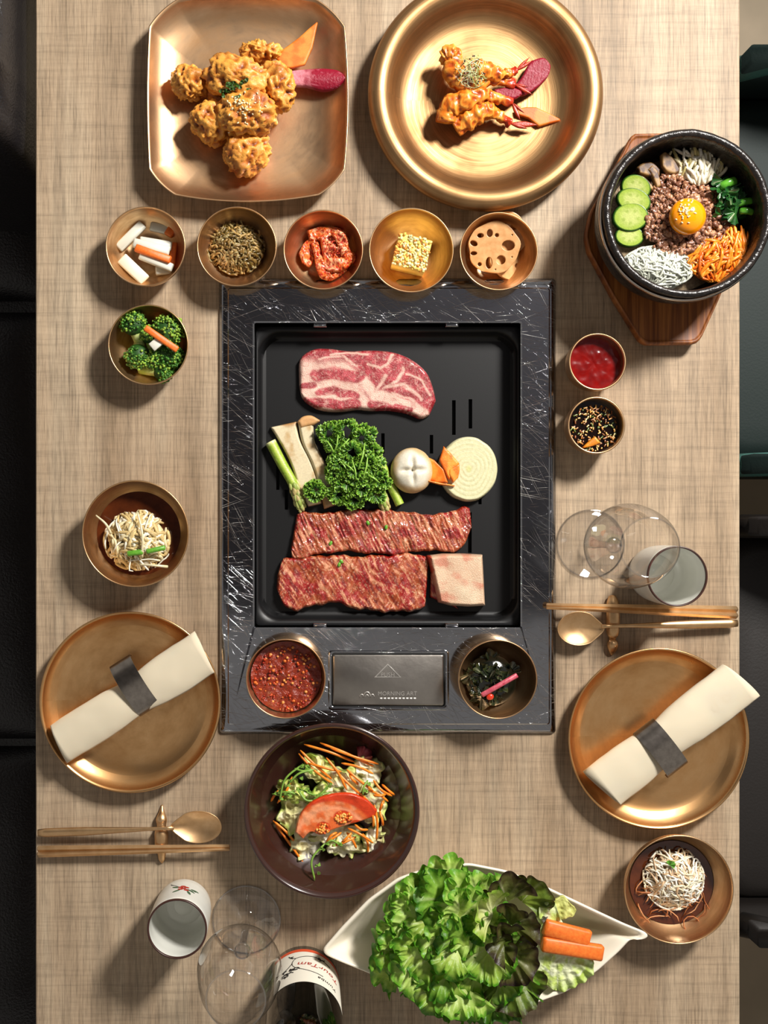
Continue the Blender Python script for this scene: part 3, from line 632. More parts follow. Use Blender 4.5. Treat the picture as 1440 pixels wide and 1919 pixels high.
for k in range(26):
    s, z = rnd.choice([(-.024, .064), (-.018, .074), (-.01, .066), (-.014, .034), (.02, .033)]); s += rnd.uniform(-.004, .004); z += rnd.uniform(-.004, .004); a = rnd.uniform(0, 6.3)
    br.append(wbr([(s, z), (s + .0025 * math.cos(a), z + .0025 * math.sin(a)), (s + .005 * math.cos(a + .5), z + .005 * math.sin(a + .5))], .0006))
ob('branch_drawing', join(br), m_ink, parent=lb)
# ---------------------------------------------------------------- napkins in steel cuffs
def napkin(a, b, w0, w1, z, label, ring_at, ring_w, rl, mirror, seed):
    a = P(*a, z + .014); b = P(*b, z + .014); d = b - a; L = np.linalg.norm(d); d /= L; s = np.array([-d[1], d[0], 0])
    n = 110; th = np.linspace(0, 2 * PI * 2.35, n); nL = 60; rings = []; seedv = seed * 7.1
    for i in range(nL):
        u = i / (nL - 1); p = a + (b - a) * u; W = (w0 + (w1 - w0) * u) / 2; cin = .022 * math.exp(-((u - rl) / .13) ** 2) * 0 + (1 - .16 * math.exp(-((u - rl) / .13) ** 2))
        sp = (1 - .09 * (th[::-1]) / (2 * PI)); rx = W * sp * cin; rz = .0115 * sp * (1 - .12 * math.exp(-((u - rl) / .1) ** 2))
        q = np.stack([th * .8 + seedv, np.full(n, u * 5.0), np.full(n, 2.0)], 1); wr = (fbm(q, 3) - .5) * .0036
        x = np.cos(th + .6) * (rx + wr); zz = np.sin(th + .6) * (rz + wr * .8); zz = np.sign(zz) * np.abs(zz) ** .85 * (.0115 ** .15)
        skew = .004 * math.sin(seedv) * (u - .5) + (.0015 * np.sin(th) if i in (0, nL - 1) else 0)
        rings.append(p + s * x[:, None] + np.array([0, 0, 1]) * zz[:, None] + d * (skew + .006 * (np.cos(th + .6) * (1 if mirror else -1)) * (u > .9 or u < .1) * .6)[:, None] if not np.isscalar(skew) else p + s * x[:, None] + np.array([0, 0, 1]) * zz[:, None])
    V = np.concatenate(rings); F = [(i * n + j, i * n + j + 1, (i + 1) * n + j + 1, (i + 1) * n + j) for i in range(nL - 1) for j in range(n - 1)]
    o = ob('rolled_napkin', (V, F), m_linen, label, 'napkin', 'rolled linen napkins')
    md = o.modifiers.new('thick', 'SOLIDIFY'); md.thickness = .0009; md.offset = 0
    return a, b, d, s
def cuff(ctr, d, s, wid, rx, rz, z, a0, a1, label, sk=0):
    rings = []; angs = np.linspace(a0, a1, 40)
    for q in (-1, 1):
        for e in ((0, .0007) if q < 0 else (.0007, 0)):
            rings.append(np.array([ctr + d * (q * wid / 2 + sk * math.cos(x)) + s * (math.cos(x) * (rx + e)) + np.array([0, 0, z + math.sin(x) * (rz + e)]) for x in angs]))
    n = 40; V = np.concatenate(rings); F = []
    for i in range(4):
        for j in range(n - 1): F.append((i * n + j, ((i + 1) % 4) * n + j, ((i + 1) % 4) * n + j + 1, i * n + j + 1))
    F += [(0, n, 2 * n, 3 * n), (n - 1, 2 * n - 1, 3 * n - 1, 4 * n - 1)]
    sharp(ob('napkin_ring', (V, F), m_ring, label, 'napkin ring', 'dark steel napkin cuffs'), 40)
a, b, d, s = napkin((113, 1393), (382, 1224), Ln(76), Ln(88), .008, 'cream linen napkin rolled on the left bronze plate', .5, .02, .52, True, 1)
cuff(P(254, 1284, .022) * np.array([1, 1, 0]), d, s, Ln(44), .0300, .0145, .022, -.35, PI + .5, 'open dark steel cuff around the left rolled napkin')
a, b, d, s = napkin((1131, 1475), (1386, 1277), Ln(92), Ln(88), .008, 'cream linen napkin rolled on the right bronze plate', .5, .02, .43, False, 2)
cuff(P(1238, 1402, .022) * np.array([1, 1, 0]), d, s, Ln(46), .0285, .0145, .022, -.5, PI + .35, 'open dark steel cuff around the right rolled napkin')
# ---------------------------------------------------------------- cutlery and rests
def stick(p, q, z0, z1, label, r0=.0034, r1=.0021, grp=''):
    a = P(*p, z0); b = P(*q, z1); path = np.array([a + (b - a) * u for u in np.linspace(0, 1, 14)]); rr = [r0 * .55, r0] + [r0 + (r1 - r0) * u for u in np.linspace(0, 1, 11)] + [r1 * .6]
    path[1] = a + (b - a) * .006; path[-2] = a + (b - a) * .994
    sharp(ob('chopstick', tube(path, rr, 4, 1.0), m_cut, label, 'chopstick', grp), 50)
stick((70, 1591), (431, 1586), .0100, .0165, 'upper metal chopstick of the left pair on the bird rest', grp='left pair of chopsticks')
stick((70, 1601), (431, 1591), .0100, .0165, 'lower metal chopstick of the left pair on the bird rest', grp='left pair of chopsticks')
stick((1383, 1142), (1024, 1134), .0100, .0170, 'upper metal chopstick of the right pair below the wine glass', grp='right pair of chopsticks')
stick((1383, 1154), (1024, 1138), .0100, .0170, 'lower metal chopstick of the right pair below the wine glass', grp='right pair of chopsticks')
def spoon(h0, h1, bc, brx, bry, label, z0, z1):
    a = P(*h0, z0); b = P(*h1, z1); c = P(*bc, z1 - .001); sg = 1 if c[0] > a[0] else -1; n = 20
    path = np.array([a + (b - a) * u for u in np.linspace(0, 1, n)]); rr = [.0036] + [.0046 - .0026 * min(1, max(0, (u - .3) / .5)) for u in np.linspace(0, 1, n - 1)]
    t = thing('spoon', label, 'spoon', (float((a[0] + c[0]) / 2), float(c[1]), .006), 'bronze spoons')
    ob('handle', tube(path, rr, 8, .6), m_cut, parent=t)
    RX = Ln(brx, z1); RY = Ln(bry, z1); m = 64; rings = []
    def ring(k, dz, e=0):
        th = np.arange(m) * 2 * PI / m; x = np.cos(th); y = np.sin(th); neck = np.clip(-x * 1.0 - .55, 0, 1)
        yy = y * (1 - neck * .75); xx = x * (1 + neck * .35)
        return np.stack([c[0] + sg * xx * (RX * k - e), c[1] + yy * (RY * k - e), c[2] + dz - .006 * (1 - k * k) + 0 * x], 1)
    rings = [ring(.02, -.0009), ring(.5, -.0009), ring(.85, -.0009), ring(.98, -.0008), ring(1.0, 0), ring(.985, .0005), ring(.95, .0002), ring(.85, .0002), ring(.6, 0), ring(.3, 0), ring(.02, 0)]
    ob('spoon_bowl', loft(rings, True, True), m_cut, parent=t)
spoon((71, 1561), (326, 1552), (371, 1550), 45, 30.5, 'bronze spoon lying on the bird rest at the left place', .010, .0165)
spoon((1383, 1168), (1128, 1174), (1086, 1178), 41, 32, 'bronze spoon lying on the bird rest at the right place', .010, .0165)
def rest(x, ys, rs, label):
    n = len(ys); pts = np.array([(P(x, y, 0)[0], P(x, y, 0)[1], max(r, .0008) * .95) for y, r in zip(ys, rs)]); m = np.c_[pts, np.array(rs)[:, None]]; m = resamp(m, 44)
    m[:, 3] = np.maximum(m[:, 3], .0004); m[:, 2] = np.maximum(m[:, 2], m[:, 3] * .9)
    ob('cutlery_rest', tube(m[:, :3], m[:, 3], 20, .9), m_cut, label, 'cutlery rest', 'bird-shaped cutlery rests')
rest(304, [1508, 1520, 1533, 1546, 1556, 1570, 1585, 1598, 1608, 1617], [.0010, .0030, .0058, .0050, .0070, .0072, .0066, .0045, .0035, .0006], 'bronze bird-shaped rest under the left spoon and chopsticks')
rest(1146, [1117, 1128, 1142, 1156, 1172, 1188, 1196, 1205, 1215, 1228], [.0040, .0064, .0070, .0072, .0070, .0060, .0038, .0058, .0048, .0008], 'bronze bird-shaped rest under the right spoon and chopsticks')
# ================================================================ food
rnd = random.Random(11)
def tint(m, cols, seed=0, sc=300): V = np.asarray(m[0]); n = fbm(V * sc + seed, 3); return V, m[1], mixc(np.tile(cols[0], (len(V), 1)), cols[1], sstep(.35, .65, n))
# ---- fried chicken on the square dish
def crust(c, rad, rot, seed, sub=5, z=None):
    cc = P(c[0], c[1], z); r = (Ln(rad[0]), Ln(rad[1]), rad[2]); v, f = ico(sub); g = {}
    def dsp(v, p):
        a = ridge(p * 150 + seed * 3, 3); b = fbm(p * 45 + seed, 2); e = fbm(p * 420, 2); g['a'] = a; g['b'] = b; g['e'] = e
        return (b - .5) * .016 + (a - .62) * .0105 + (e - .5) * .0035
    V, F = blob(cc, r, rot, sub, dsp); a, b, e = g['a'], g['b'], g['e']
    C = mixc(np.tile(A('6e2a06'), (len(V), 1)), A('c8701a'), sstep(.38, .62, a)); C = mixc(C, A('eca644'), sstep(.60, .80, a * .8 + e * .3)); C = mixc(C, A('90380a'), sstep(.56, .72, b) * .55)  # crests lighter, crevices darker: browning plus some shading put into the colour
    V[:, 2] = np.maximum(V[:, 2], .0046); return V, F, C
for i, (c, r, rot, z, lab) in enumerate([
    ((355, 158), (33, 33, .015), 0, .022, 'round piece of fried chicken at the left tip of the heap'),
    ((489, 97), (38, 18, .012), -.1, .024, 'small piece of fried chicken at the top of the heap beside the carrot leaf'),
    ((447, 150), (62, 38, .020), -.15, .034, 'biggest piece of fried chicken in the upper middle of the heap'),
    ((520, 165), (34, 45, .018), .2, .030, 'piece of fried chicken at the right beside the red leaf'),
    ((393, 228), (38, 38, .018), .5, .024, 'piece of fried chicken at the lower left of the heap'),
    ((462, 215), (56, 38, .022), .1, .036, 'glossy piece of fried chicken in front centre, scattered with seeds'),
    ((463, 285), (40, 38, .016), .35, .022, 'flat piece of fried chicken at the bottom end of the heap')]):
    ob('fried_chicken', crust(c, r, rot, i * 5.3 + 2, z=z), m_fry, lab, 'fried chicken', 'fried chicken on the square dish')
def grains(n, cx, cy, rx, ry, z, r, el, seed, col=None):
    rd = random.Random(seed); out = []
    for i in range(n):
        a = rd.uniform(0, 6.28); q = math.sqrt(rd.random()); zz = z(q) if callable(z) else z
        m = blob(P(cx + rx * q * math.cos(a), cy + ry * q * math.sin(a), zz), (r * el, r, r * .7), rd.uniform(0, 3), 1); out.append(m if col is None else (m[0], m[1], np.tile(col[rd.randrange(len(col))], (len(m[0]), 1))))
    return join(out)
def top_of(names, x, y, h0):   # highest point of built meshes under a picture point
    best = 0
    for nm in names:
        for o in bpy.data.objects:
            if o.name.split('.')[0] == nm and o.type == 'MESH':
                pass
    return best
import mathutils.bvhtree as _b
def bvh(prefix):
    V = []; F = []
    for o in bpy.data.objects:
        if o.type == 'MESH' and o.name.split('.')[0] in prefix:
            n = len(V); org = Vector(o['_o']) if o.parent is None else Vector(o.parent['_o'])
            V += [v.co + org for v in o.data.vertices]; F += [tuple(i + n for i in p.vertices) for p in o.data.polygons]
    return _b.BVHTree.FromPolygons(V, F)
def ray(bv, px, py, dflt=.01):
    o = Vector((0, 0, CAMH)); d = (Vector(P(px, py, 0)) - o).normalized(); h = bv.ray_cast(o, d); return np.array(h[0]) if h[0] is not None else P(px, py, dflt)
bc = bvh(['fried_chicken']); sd = []
for i in range(60):
    q = ray(bc, rnd.gauss(452, 14), rnd.gauss(200, 14), .03); sd.append(blob(q + np.array([0, 0, .0006]), (.0016, .0009, .0006), rnd.uniform(0, 3), 1))
ob('sesame_seeds', join(sd), m_ses, 'white sesame seeds scattered on the fried chicken', 'seeds', kind='stuff')
ph = []
for i in range(16):
    q = ray(bc, rnd.gauss(440, 14), rnd.gauss(167, 12), .03); ph.append(fan(q + np.array([0, 0, .001]), .004, 1.2, 5, .0012, orient(rnd.uniform(0, 6), .4), i, nphi=14, nr=4, c0=A('1c3c0c'), c1=A('3c6418'), pw=1))
ob('chopped_parsley', join(ph), m_leaf, 'dark green chopped herbs between the fried chicken pieces', 'herbs', kind='stuff')
def carcol(a='f07c1c', b='f9a14a'):
    return lambda X, Y, *k: mixc(np.tile(A(a), (len(X), 1)), A(b), sstep(.35, .65, fbm(xy3(X, Y, .09), 3)))
ob('carrot_leaf', patch([(516, 108), (530, 92), (560, 70), (580, 52), (595, 40)], [(528, 128), (548, 128), (572, 122), (586, 90), (596, 42)], .0225, .0022, 40, 16, carcol('de6c12', 'ea8a30'), w=3, smooth=False), m_vc, 'pointed orange carrot slice standing out of the fried chicken', 'carrot slice')
def endive(X, Y, x0, x1):
    u = (X - x0) / (x1 - x0); n = fbm(xy3(X, Y, .15), 3); v = ridge(np.stack([X * .03 + Y * .02, Y * .28 - X * .05, X * 0], 1), 2)
    C = mixc(np.tile(A('d88a94'), (len(X), 1)), A('8c0a28'), sstep(.05, .45, u + (n - .5) * .3)); return mixc(C, A('c07080'), sstep(.84, .95, v) * .5)
ob('red_endive_leaf', patch([(545, 133), (575, 129), (610, 127), (635, 133), (649, 148)], [(547, 163), (575, 165), (610, 171), (632, 166), (649, 150)], .016, .003, 60, 24, lambda X, Y: endive(X, Y, 545, 649), zf=lambda X, Y: -.004 * ((Y - 150) / 20) ** 2 + .004, w=5), m_leaf, 'red endive leaf pointing right out of the fried chicken', 'leaf')
# ---- shrimp on the round platter
def shrimp(pts, r, zs, lab, tail, seed):
    n = 70; pp = resamp(pts, n); zz = np.interp(np.linspace(0, 1, n), np.linspace(0, 1, len(zs)), zs); path = np.array([P(x, y, z) for (x, y), z in zip(pp, zz)])
    u = np.linspace(0, 1, n); rr = Ln(r) * 1.4 * (.55 + .45 * np.sin(np.clip(u * 1.2 + .12, 0, 1) * PI) ** .7) * (1 - .35 * u) * (1 + .09 * np.sin(u * 34)); rr[0] *= .2; rr[-1] *= .3
    V, F = tube(path, rr, 36, .85); ctr = np.repeat(path, 36, 0); nn = V - ctr; nn /= np.linalg.norm(nn, axis=1)[:, None] + 1e-9
    a = ridge(V * 170 + seed, 2); e = fbm(V * 400, 2); V = V + nn * ((a - .55) * .004 + (e - .5) * .0015)[:, None]; U = np.repeat(u, 36)
    C = mixc(np.tile(A('a43c06'), (len(V), 1)), A('d8741a'), sstep(.4, .7, a)); C = mixc(C, A('f0a23c'), sstep(.72, .9, a)); C = mixc(C, A('b82c10'), sstep(.8, .97, U))
    t = thing('glazed_shrimp', lab, 'shrimp', tuple(V.mean(0) * np.array([1, 1, 0]) + np.array([0, 0, V[:, 2].min()])), 'glazed shrimp on the platter'); ob('shrimp_body', (V, F, C), m_vcg, parent=t)
    for tx, ty, w_ in tail:
        e0 = pp[-2]; d = np.array([tx, ty]) - e0; s = np.array([-d[1], d[0]]) / np.hypot(*d) * w_
        m = patch([e0 + s * .25, e0 + d * .5 + s, (tx, ty)], [e0 - s * .25, e0 + d * .5 - s, (tx, ty)], zs[-1], .0016, 24, 10, lambda X, Y: mixc(np.tile(A('c4401a'), (len(X), 1)), A('8a1408'), fbm(xy3(X, Y, .3), 2)), w=3); ob('tail_fin', m, m_vcg, parent=t)
shrimp([(836, 98), (848, 112), (852, 135), (862, 152), (900, 152), (935, 150), (966, 158)], 15, [.026, .028, .028, .030, .028, .024, .020], 'uppermost glazed shrimp with its head end raised under the sprouts', [(1000, 178, 4), (992, 163, 3)], 1)
shrimp([(878, 128), (905, 132), (940, 140), (968, 132)], 13, [.034, .034, .030, .024], 'glazed shrimp behind the sprouts, its tail curling up', [(1000, 112, 4), (994, 106, 3)], 2)
shrimp([(836, 232), (840, 205), (870, 190), (905, 178), (935, 186), (962, 192)], 15, [.022, .026, .030, .028, .022, .018], 'middle glazed shrimp on the round platter', [(976, 226, 4), (984, 212, 3)], 3)
shrimp([(852, 240), (880, 222), (915, 208), (940, 220), (958, 232)], 15, [.018, .022, .024, .018, .014], 'lowest glazed shrimp with a dark red tail', [(1010, 234, 6), (990, 241, 4)], 4)
shrimp([(832, 108), (842, 100), (856, 102), (862, 118)], 11, [.028, .032, .032, .028], 'small curled battered shrimp tip at the upper left on the platter', [], 5)
ob('red_endive_leaf', patch([(945, 180), (975, 148), (1000, 112), (1020, 108), (1033, 122)], [(955, 184), (985, 178), (1015, 158), (1030, 138), (1033, 124)], .014, .003, 50, 20, lambda X, Y: endive(X, Y, 890, 1000), w=5), m_leaf, 'wide dark red endive leaf behind the shrimp tails', 'leaf')
ob('red_endive_leaf', patch([(925, 168), (945, 163), (965, 164), (978, 170)], [(928, 178), (945, 182), (965, 186), (980, 176)], .019, .003, 30, 14, lambda X, Y: endive(X, Y, 890, 985), w=4), m_leaf, 'small pink and red endive leaf between the shrimp tails', 'leaf')
ob('carrot_leaf', patch([(965, 205), (985, 200), (1005, 200), (1030, 212), (1051, 223)], [(968, 215), (990, 222), (1010, 238), (1030, 232), (1050, 227)], .0072, .003, 40, 14, carcol('dc640e', 'ea8228'), w=3, smooth=False), m_vc, 'pointed orange carrot slice right of the shrimp', 'carrot slice')
sp = noodles(80, 884, 134, 30, 30, .034, .008, .024, .00035, 3, 1.2, k=8, sides=4, jit=.006, colors=[A('d8dca0'), A('b8c870'), A('e8e8c0')]); sp2 = grains(34, 886, 132, 24, 28, .042, .0009, 1.1, 5, [A('1a1612')])
ob('onion_sprouts', join([sp, sp2]), m_vc, 'tangle of pale sprouts with black seeds on the shrimp', 'sprouts', kind='stuff')
# ---- radish sticks
for (x0, y0, x1, y1, wd, z, m, lab) in [
    (262, 452, 322, 462, 14, .012, 'w', 'white radish stick lying across the top of the radish bowl'), (222, 466, 268, 420, 15, .009, 'w', 'white radish stick leaning to the upper left of its bowl'), (250, 455, 318, 471, 14, .0165, 'w', 'white radish stick just above the orange carrot stick'),
    (262, 478, 324, 503, 13, .0145, 'w', 'white radish stick just below the orange carrot stick'), (228, 484, 272, 526, 19, .011, 'w', 'thickest white radish stick at the bottom left of its bowl'), (282, 424, 318, 432, 14, .007, 'w', 'short white radish stick at the back of the radish bowl'),
    (292, 508, 322, 506, 13, .008, 'w', 'short white radish stick at the bottom right of its bowl'), (254, 464, 320, 488, 12, .0175, 'c', 'orange carrot stick lying on top of the radish sticks'), (313, 430, 326, 438, 16, .009, 'c', 'short orange carrot stick at the upper right of the radish bowl'), (326, 455, 322, 500, 10, .008, 'c', 'orange carrot stick leaning at the right wall of the radish bowl')]:
    ob('carrot_stick' if m == 'c' else 'radish_stick', bar(P(x0, y0, z), P(x1, y1, z + .0005), Ln(wd) * 1.2, .0065, .0012), m_carr if m == 'c' else m_radw, lab, 'vegetable stick', 'pickled radish and carrot sticks')
# ---- brown strips
def mound(cx, cy, rx, ry, z, h, mat, name, parent=None, cols=None, seed=0, **k):
    pc = P(cx, cy, z); d = lambda v, p: (fbm(p * 140 + seed, 3) - .5) * .006
    m = blob(pc, (Ln(rx), Ln(ry), h), 0, 4, d)
    if cols: m = tint(m, cols, seed)
    return m
ob('stir_fried_strips', join([tint(mound(444, 466, 46, 46, .006, .010, None, ''), [A('6a5026'), A('8a6c38')])] + [noodles(330, 442, 465, 50, 47, .006, .014, .017, .0013, 8, 1.2, flat=.7, jit=.004, colors=[A('8a6a34'), A('b8965a'), A('705628'), A('a08c5c'), A('64501f')])]), m_vcg, 'heap of glossy brown stir-fried strips in its bronze bowl', 'side dish', kind='stuff')
# ---- kimchi
def kimcol(seed):
    def f(X, Y):
        n = fbm(xy3(X, Y, .11, seed), 3); s = fbm(xy3(X, Y, .55, seed), 3)
        C = mixc(np.tile(A('e87a34'), (len(X), 1)), A('f0b080'), sstep(.45, .7, n)); C = mixc(C, A('c4260c'), sstep(.42, .6, s)); return mixc(C, A('8e1206'), sstep(.62, .75, s))
    return f
for i, (t_, b_, z, lab) in enumerate([
    ([(560, 475), (570, 455), (590, 440), (600, 432)], [(566, 492), (580, 500), (592, 480), (606, 450)], .007, 'kimchi piece at the left of the heap'), ([(575, 432), (600, 424), (630, 426), (648, 432)], [(580, 450), (605, 452), (635, 450), (655, 450)], .010, 'kimchi piece at the back of the heap'),
    ([(582, 455), (588, 475), (592, 500), (600, 520)], [(596, 452), (604, 475), (612, 498), (612, 518)], .012, 'long pale kimchi stem down the middle of the heap'), ([(598, 445), (618, 438), (640, 445), (660, 470)], [(608, 505), (625, 510), (645, 508), (662, 492)], .013, 'largest kimchi leaf folded over the top of the heap'),
    ([(632, 430), (645, 436), (652, 450), (654, 470)], [(620, 438), (628, 450), (636, 466), (640, 480)], .019, 'narrow kimchi strip at the upper right of the heap'), ([(640, 480), (655, 470), (664, 472), (668, 480)], [(645, 498), (656, 496), (664, 492), (668, 486)], .012, 'small kimchi piece at the right edge of the heap'),
    ([(596, 505), (615, 500), (640, 498), (655, 495)], [(602, 522), (618, 526), (636, 518), (650, 508)], .008, 'kimchi piece at the bottom of the heap')]):
    ob('kimchi_piece', patch(t_, b_, z, .004, 50, 26, kimcol(i * 3.), lambda X, Y, i=i: (fbm(xy3(X, Y, .09, i * 2.), 3) - .4) * .010, w=4), m_vcg, lab, 'kimchi', 'kimchi in the bronze bowl')
ks = grains(110, 630, 460, 20, 24, lambda q: .023 - .004 * q, .0008, 1.3, 9, [A('a81806'), A('d84018'), A('f08850')]); ob('chili_flakes', ks, m_vcg, 'red chili flakes sprinkled on the kimchi', 'spice', kind='stuff')
# ---- egg cube
def cubeegg():
    c = P(771, 478, .012); V, F = box(c, (Ln(66), Ln(62), .024), -.22, .0015); return V, F
eg = thing('egg_cube', 'yellow steamed egg cube with crumbly topping in its bronze bowl', 'egg', (*P(771, 478, .012)[:2], .0013)); c = P(771, 478, .014)
ob('egg_block', box((c[0], c[1], .0133), (Ln(62), Ln(60), .024), -.24, .0012), M('egg_yellow', 'e8c050', .6, c2='f2d478', cs=200, bump=.4, bs=400, sss=.15), parent=eg)
rd = random.Random(2); cr = []
for i in range(300):
    x = rd.uniform(-.5, .5) * Ln(62); y = rd.uniform(-.5, .5) * Ln(60); q = rotm(0, 0, -.24) @ np.array([x, y, 0]); r_ = rd.uniform(.0008, .0018)
    mm = blob((c[0] + q[0], c[1] + q[1], .0255 + rd.uniform(0, .0012)), (r_ * 1.3, r_, r_), rd.uniform(0, 3), 1); cr.append((mm[0], mm[1], np.tile(A(rd.choice(['f6e08a', 'f2cf60', 'fbf0c0', 'e8923c', 'f8e8a8', 'd8d8a0'])), (len(mm[0]), 1))))
ob('crumb_topping', join(cr), m_vc, parent=eg, kind='stuff')
# ---- lotus root
m_lot = M('lotus_root', 'bc8650', .4, c2='d4a26c', cs=150, bump=.1)
def lotus(cx, cy, R, z, lab, tilt, seed, hs):
    rd = random.Random(seed); outer = [(Ln(R) * (1 + .03 * math.sin(5 * a + seed) + .02 * math.sin(9 * a)) * math.cos(a), Ln(R) * (1 + .03 * math.sin(5 * a + seed)) * math.sin(a)) for a in np.linspace(0, 2 * PI, 60)[:-1]]
    loops = [outer]
    for (hx, hy, ra, rb_, ro) in hs:
        ra *= 1.18; rb_ *= 1.18
        loops.append([(Ln(hx + ra * math.cos(a) * math.cos(ro) - rb_ * math.sin(a) * math.sin(ro)), -Ln(hy + ra * math.cos(a) * math.sin(ro) + rb_ * math.sin(a) * math.cos(ro))) for a in np.linspace(0, 2 * PI, 15)[:-1]])
    V, F = plate2d(loops, .0042, .0006); V = V @ rotm(tilt[0], tilt[1], 0).T + P(cx, cy, z); sharp(ob('lotus_slice', (V, F), m_lot, lab, 'lotus root', 'lotus root slices'), 40)
H1 = [(-25, -22, 6, 4.5, 0), (-8, -26, 5.5, 7, 0), (5, -22, 4, 4, 0), (26, -3, 11, 9, 0), (13, 23, 8, 8, 0), (-9, 28, 6, 10, 0), (-26, 30, 4, 4, 0), (-37, 10, 6, 4, 0), (-37, -8, 7, 5, .5), (33, 18, 2, 2, 0), (3, 40, 2, 2, 0), (33, -22, 2, 2, 0)]
lotus(926, 464, 46, .0165, 'front lotus root slice with large holes, on top', (.10, -.08), 1, H1)
lotus(945, 441, 42, .0115, 'lotus root slice half hidden behind the front one', (.2, -.05), 2, [(-18, -16, 6, 4, 0), (0, -24, 6, 4, 0), (16, -14, 7, 5, 0), (20, 8, 5, 5, 0)])
lotus(955, 479, 42, .0070, 'lowest lotus root slice showing at the right edge', (.1, .35), 3, [(24, 0, 5, 5, 0), (16, 18, 5, 5, 0), (16, -18, 5, 5, 0), (-10, 0, 6, 6, 0)])
# ---- broccoli
def broc(cx, cy, r, z, sx, sy, lab, seed, dark):
    c = P(cx, cy, z); e = P(sx, sy, z - .007); t = thing('broccoli_floret', lab, 'broccoli', (c[0], c[1], z - .012), 'broccoli florets'); rd = random.Random(seed); out = []; R = Ln(r) * 1.28
    ax = c - e; ax /= np.linalg.norm(ax)
    for i in range(230):
        v = np.array([rd.gauss(0, 1) for _ in range(3)]); v /= np.linalg.norm(v)
        if v @ ax < -.25: v = v - 2 * (v @ ax) * ax
        if v[2] < -.4: v[2] *= -1
        k = rd.uniform(.86, 1.04) * (1 + .10 * math.sin(v[0] * 9 + seed) * math.cos(v[1] * 9)); rr = rd.uniform(.0010, .0018)
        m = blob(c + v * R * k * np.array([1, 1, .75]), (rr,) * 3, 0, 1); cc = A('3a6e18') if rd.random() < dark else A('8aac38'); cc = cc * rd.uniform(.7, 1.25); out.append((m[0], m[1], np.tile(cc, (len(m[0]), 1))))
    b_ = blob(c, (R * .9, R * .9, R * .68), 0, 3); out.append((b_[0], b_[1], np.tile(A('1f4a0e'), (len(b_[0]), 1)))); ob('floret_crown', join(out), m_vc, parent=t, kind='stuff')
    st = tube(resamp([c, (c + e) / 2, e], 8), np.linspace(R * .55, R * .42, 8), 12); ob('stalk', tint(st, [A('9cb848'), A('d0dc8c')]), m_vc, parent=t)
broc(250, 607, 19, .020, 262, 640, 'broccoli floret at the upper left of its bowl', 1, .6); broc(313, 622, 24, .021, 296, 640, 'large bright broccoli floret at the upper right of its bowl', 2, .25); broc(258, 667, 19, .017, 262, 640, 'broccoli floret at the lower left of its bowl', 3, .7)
broc(318, 668, 20, .016, 300, 655, 'dark broccoli floret at the lower right of its bowl', 4, .8); broc(280, 628, 14, .017, 285, 660, 'small yellow-green broccoli floret in the middle under the carrot stick', 6, .2); broc(290, 672, 16, .015, 285, 660, 'broccoli floret low in the middle of its bowl', 7, .5)
broc(305, 697, 15, .014, 262, 693, 'broccoli floret lying on its side with a long bright green stalk', 5, .7)
ob('carrot_stick', bar(P(272, 614, .034), P(333, 656, .032), Ln(12), .004, .001), m_carr, 'orange carrot stick lying across the broccoli', 'vegetable stick')
ob('radish_chip', box(P(292, 645, .031), (Ln(20), Ln(17), .003), .7, .0006), m_radw, 'small white radish chip beside the carrot on the broccoli', 'radish')
# ---- soups
def soup(cx, cy, lab, lab2, seed, hx, hy, nm):
    z = .0145; c = P(cx, cy, .038); r_ = Ln(100, .038); rr = r_ * .80
    V, F = lathe([(0, z), (rr * .5, z), (rr, z + .0002)], (c[0], c[1], 0), 64, False, False); ob('broth', (V, F), m_broth, lab, 'soup')
soup(254, 1000, 'dark reddish broth in the soup bowl left of the grill', '', 1, 0, 0, ''); soup(1273, 1667, 'dark reddish broth in the soup bowl in the lower right corner', '', 2, 0, 0, '')
ob('shredded_salad', join([tint(mound(257, 1012, 52, 48, .016, .013, None, ''), [A('d8c088'), A('e8d8b0')])] + [noodles(150, 257, 1012, 56, 52, .018, .016, .032, .0018, 21, 1.3, colors=[A('e4d4a8'), A('d8bc80'), A('f4ecd4'), A('cbb078')]), noodles(10, 260, 1015, 58, 52, .028, .004, .05, .0010, 6, .9, colors=[A('f6f0dc')])]), m_vc, 'nest of pale shredded vegetables in the left soup bowl', 'shredded vegetables', kind='stuff')
ob('green_pepper_strip', bar(P(238, 1038, .0375), P(268, 1034, .0385), Ln(10), .003, .0012), M('pepper_green', '4c8a22', .3, c2='6aa636', cs=300), 'green pepper strip at the left on the pale shredded vegetables', 'pepper strip'); ob('green_pepper_strip', bar(P(274, 1034, .0385), P(310, 1026, .037), Ln(9), .003, .0012), bpy.data.materials['pepper_green'], 'green pepper strip at the right on the pale shredded vegetables', 'pepper strip')
for q, (a_, b_) in enumerate((((180, 966), (208, 1000)), ((258, 960), (266, 1045)), ((262, 1058), (314, 1062)))):
    pth = resamp([P(*a_, .036), P((a_[0] + b_[0]) / 2 + 5, (a_[1] + b_[1]) / 2, .042), P(*b_, .036)], 14); ob('bean_sprout', tube(pth, np.linspace(.0009, .0016, 14), 7), m_sprout, ['long pale bean sprout sticking out to the upper left of the soup', 'long pale bean sprout lying down the middle of the vegetable nest', 'pale bean sprout across the lower edge of the vegetable nest'][q], 'bean sprout')
ob('radish_threads', join([tint(mound(1262, 1650, 50, 52, .014, .012, None, ''), [A('c8a074'), A('e4d4b4')])] + [noodles(240, 1262, 1645, 52, 54, .017, .016, .032, .0010, 31, 1.6, colors=[A('f4ecd8'), A('e8dcbc'), A('fdf8ec'), A('d8b48c')]), noodles(30, 1268, 1672, 70, 70, .016, .002, .035, .0007, 9, 1.5, colors=[A('b06a3c'), A('d89868')])]), m_vc, 'nest of white radish threads in the right soup bowl', 'shredded radish', kind='stuff')
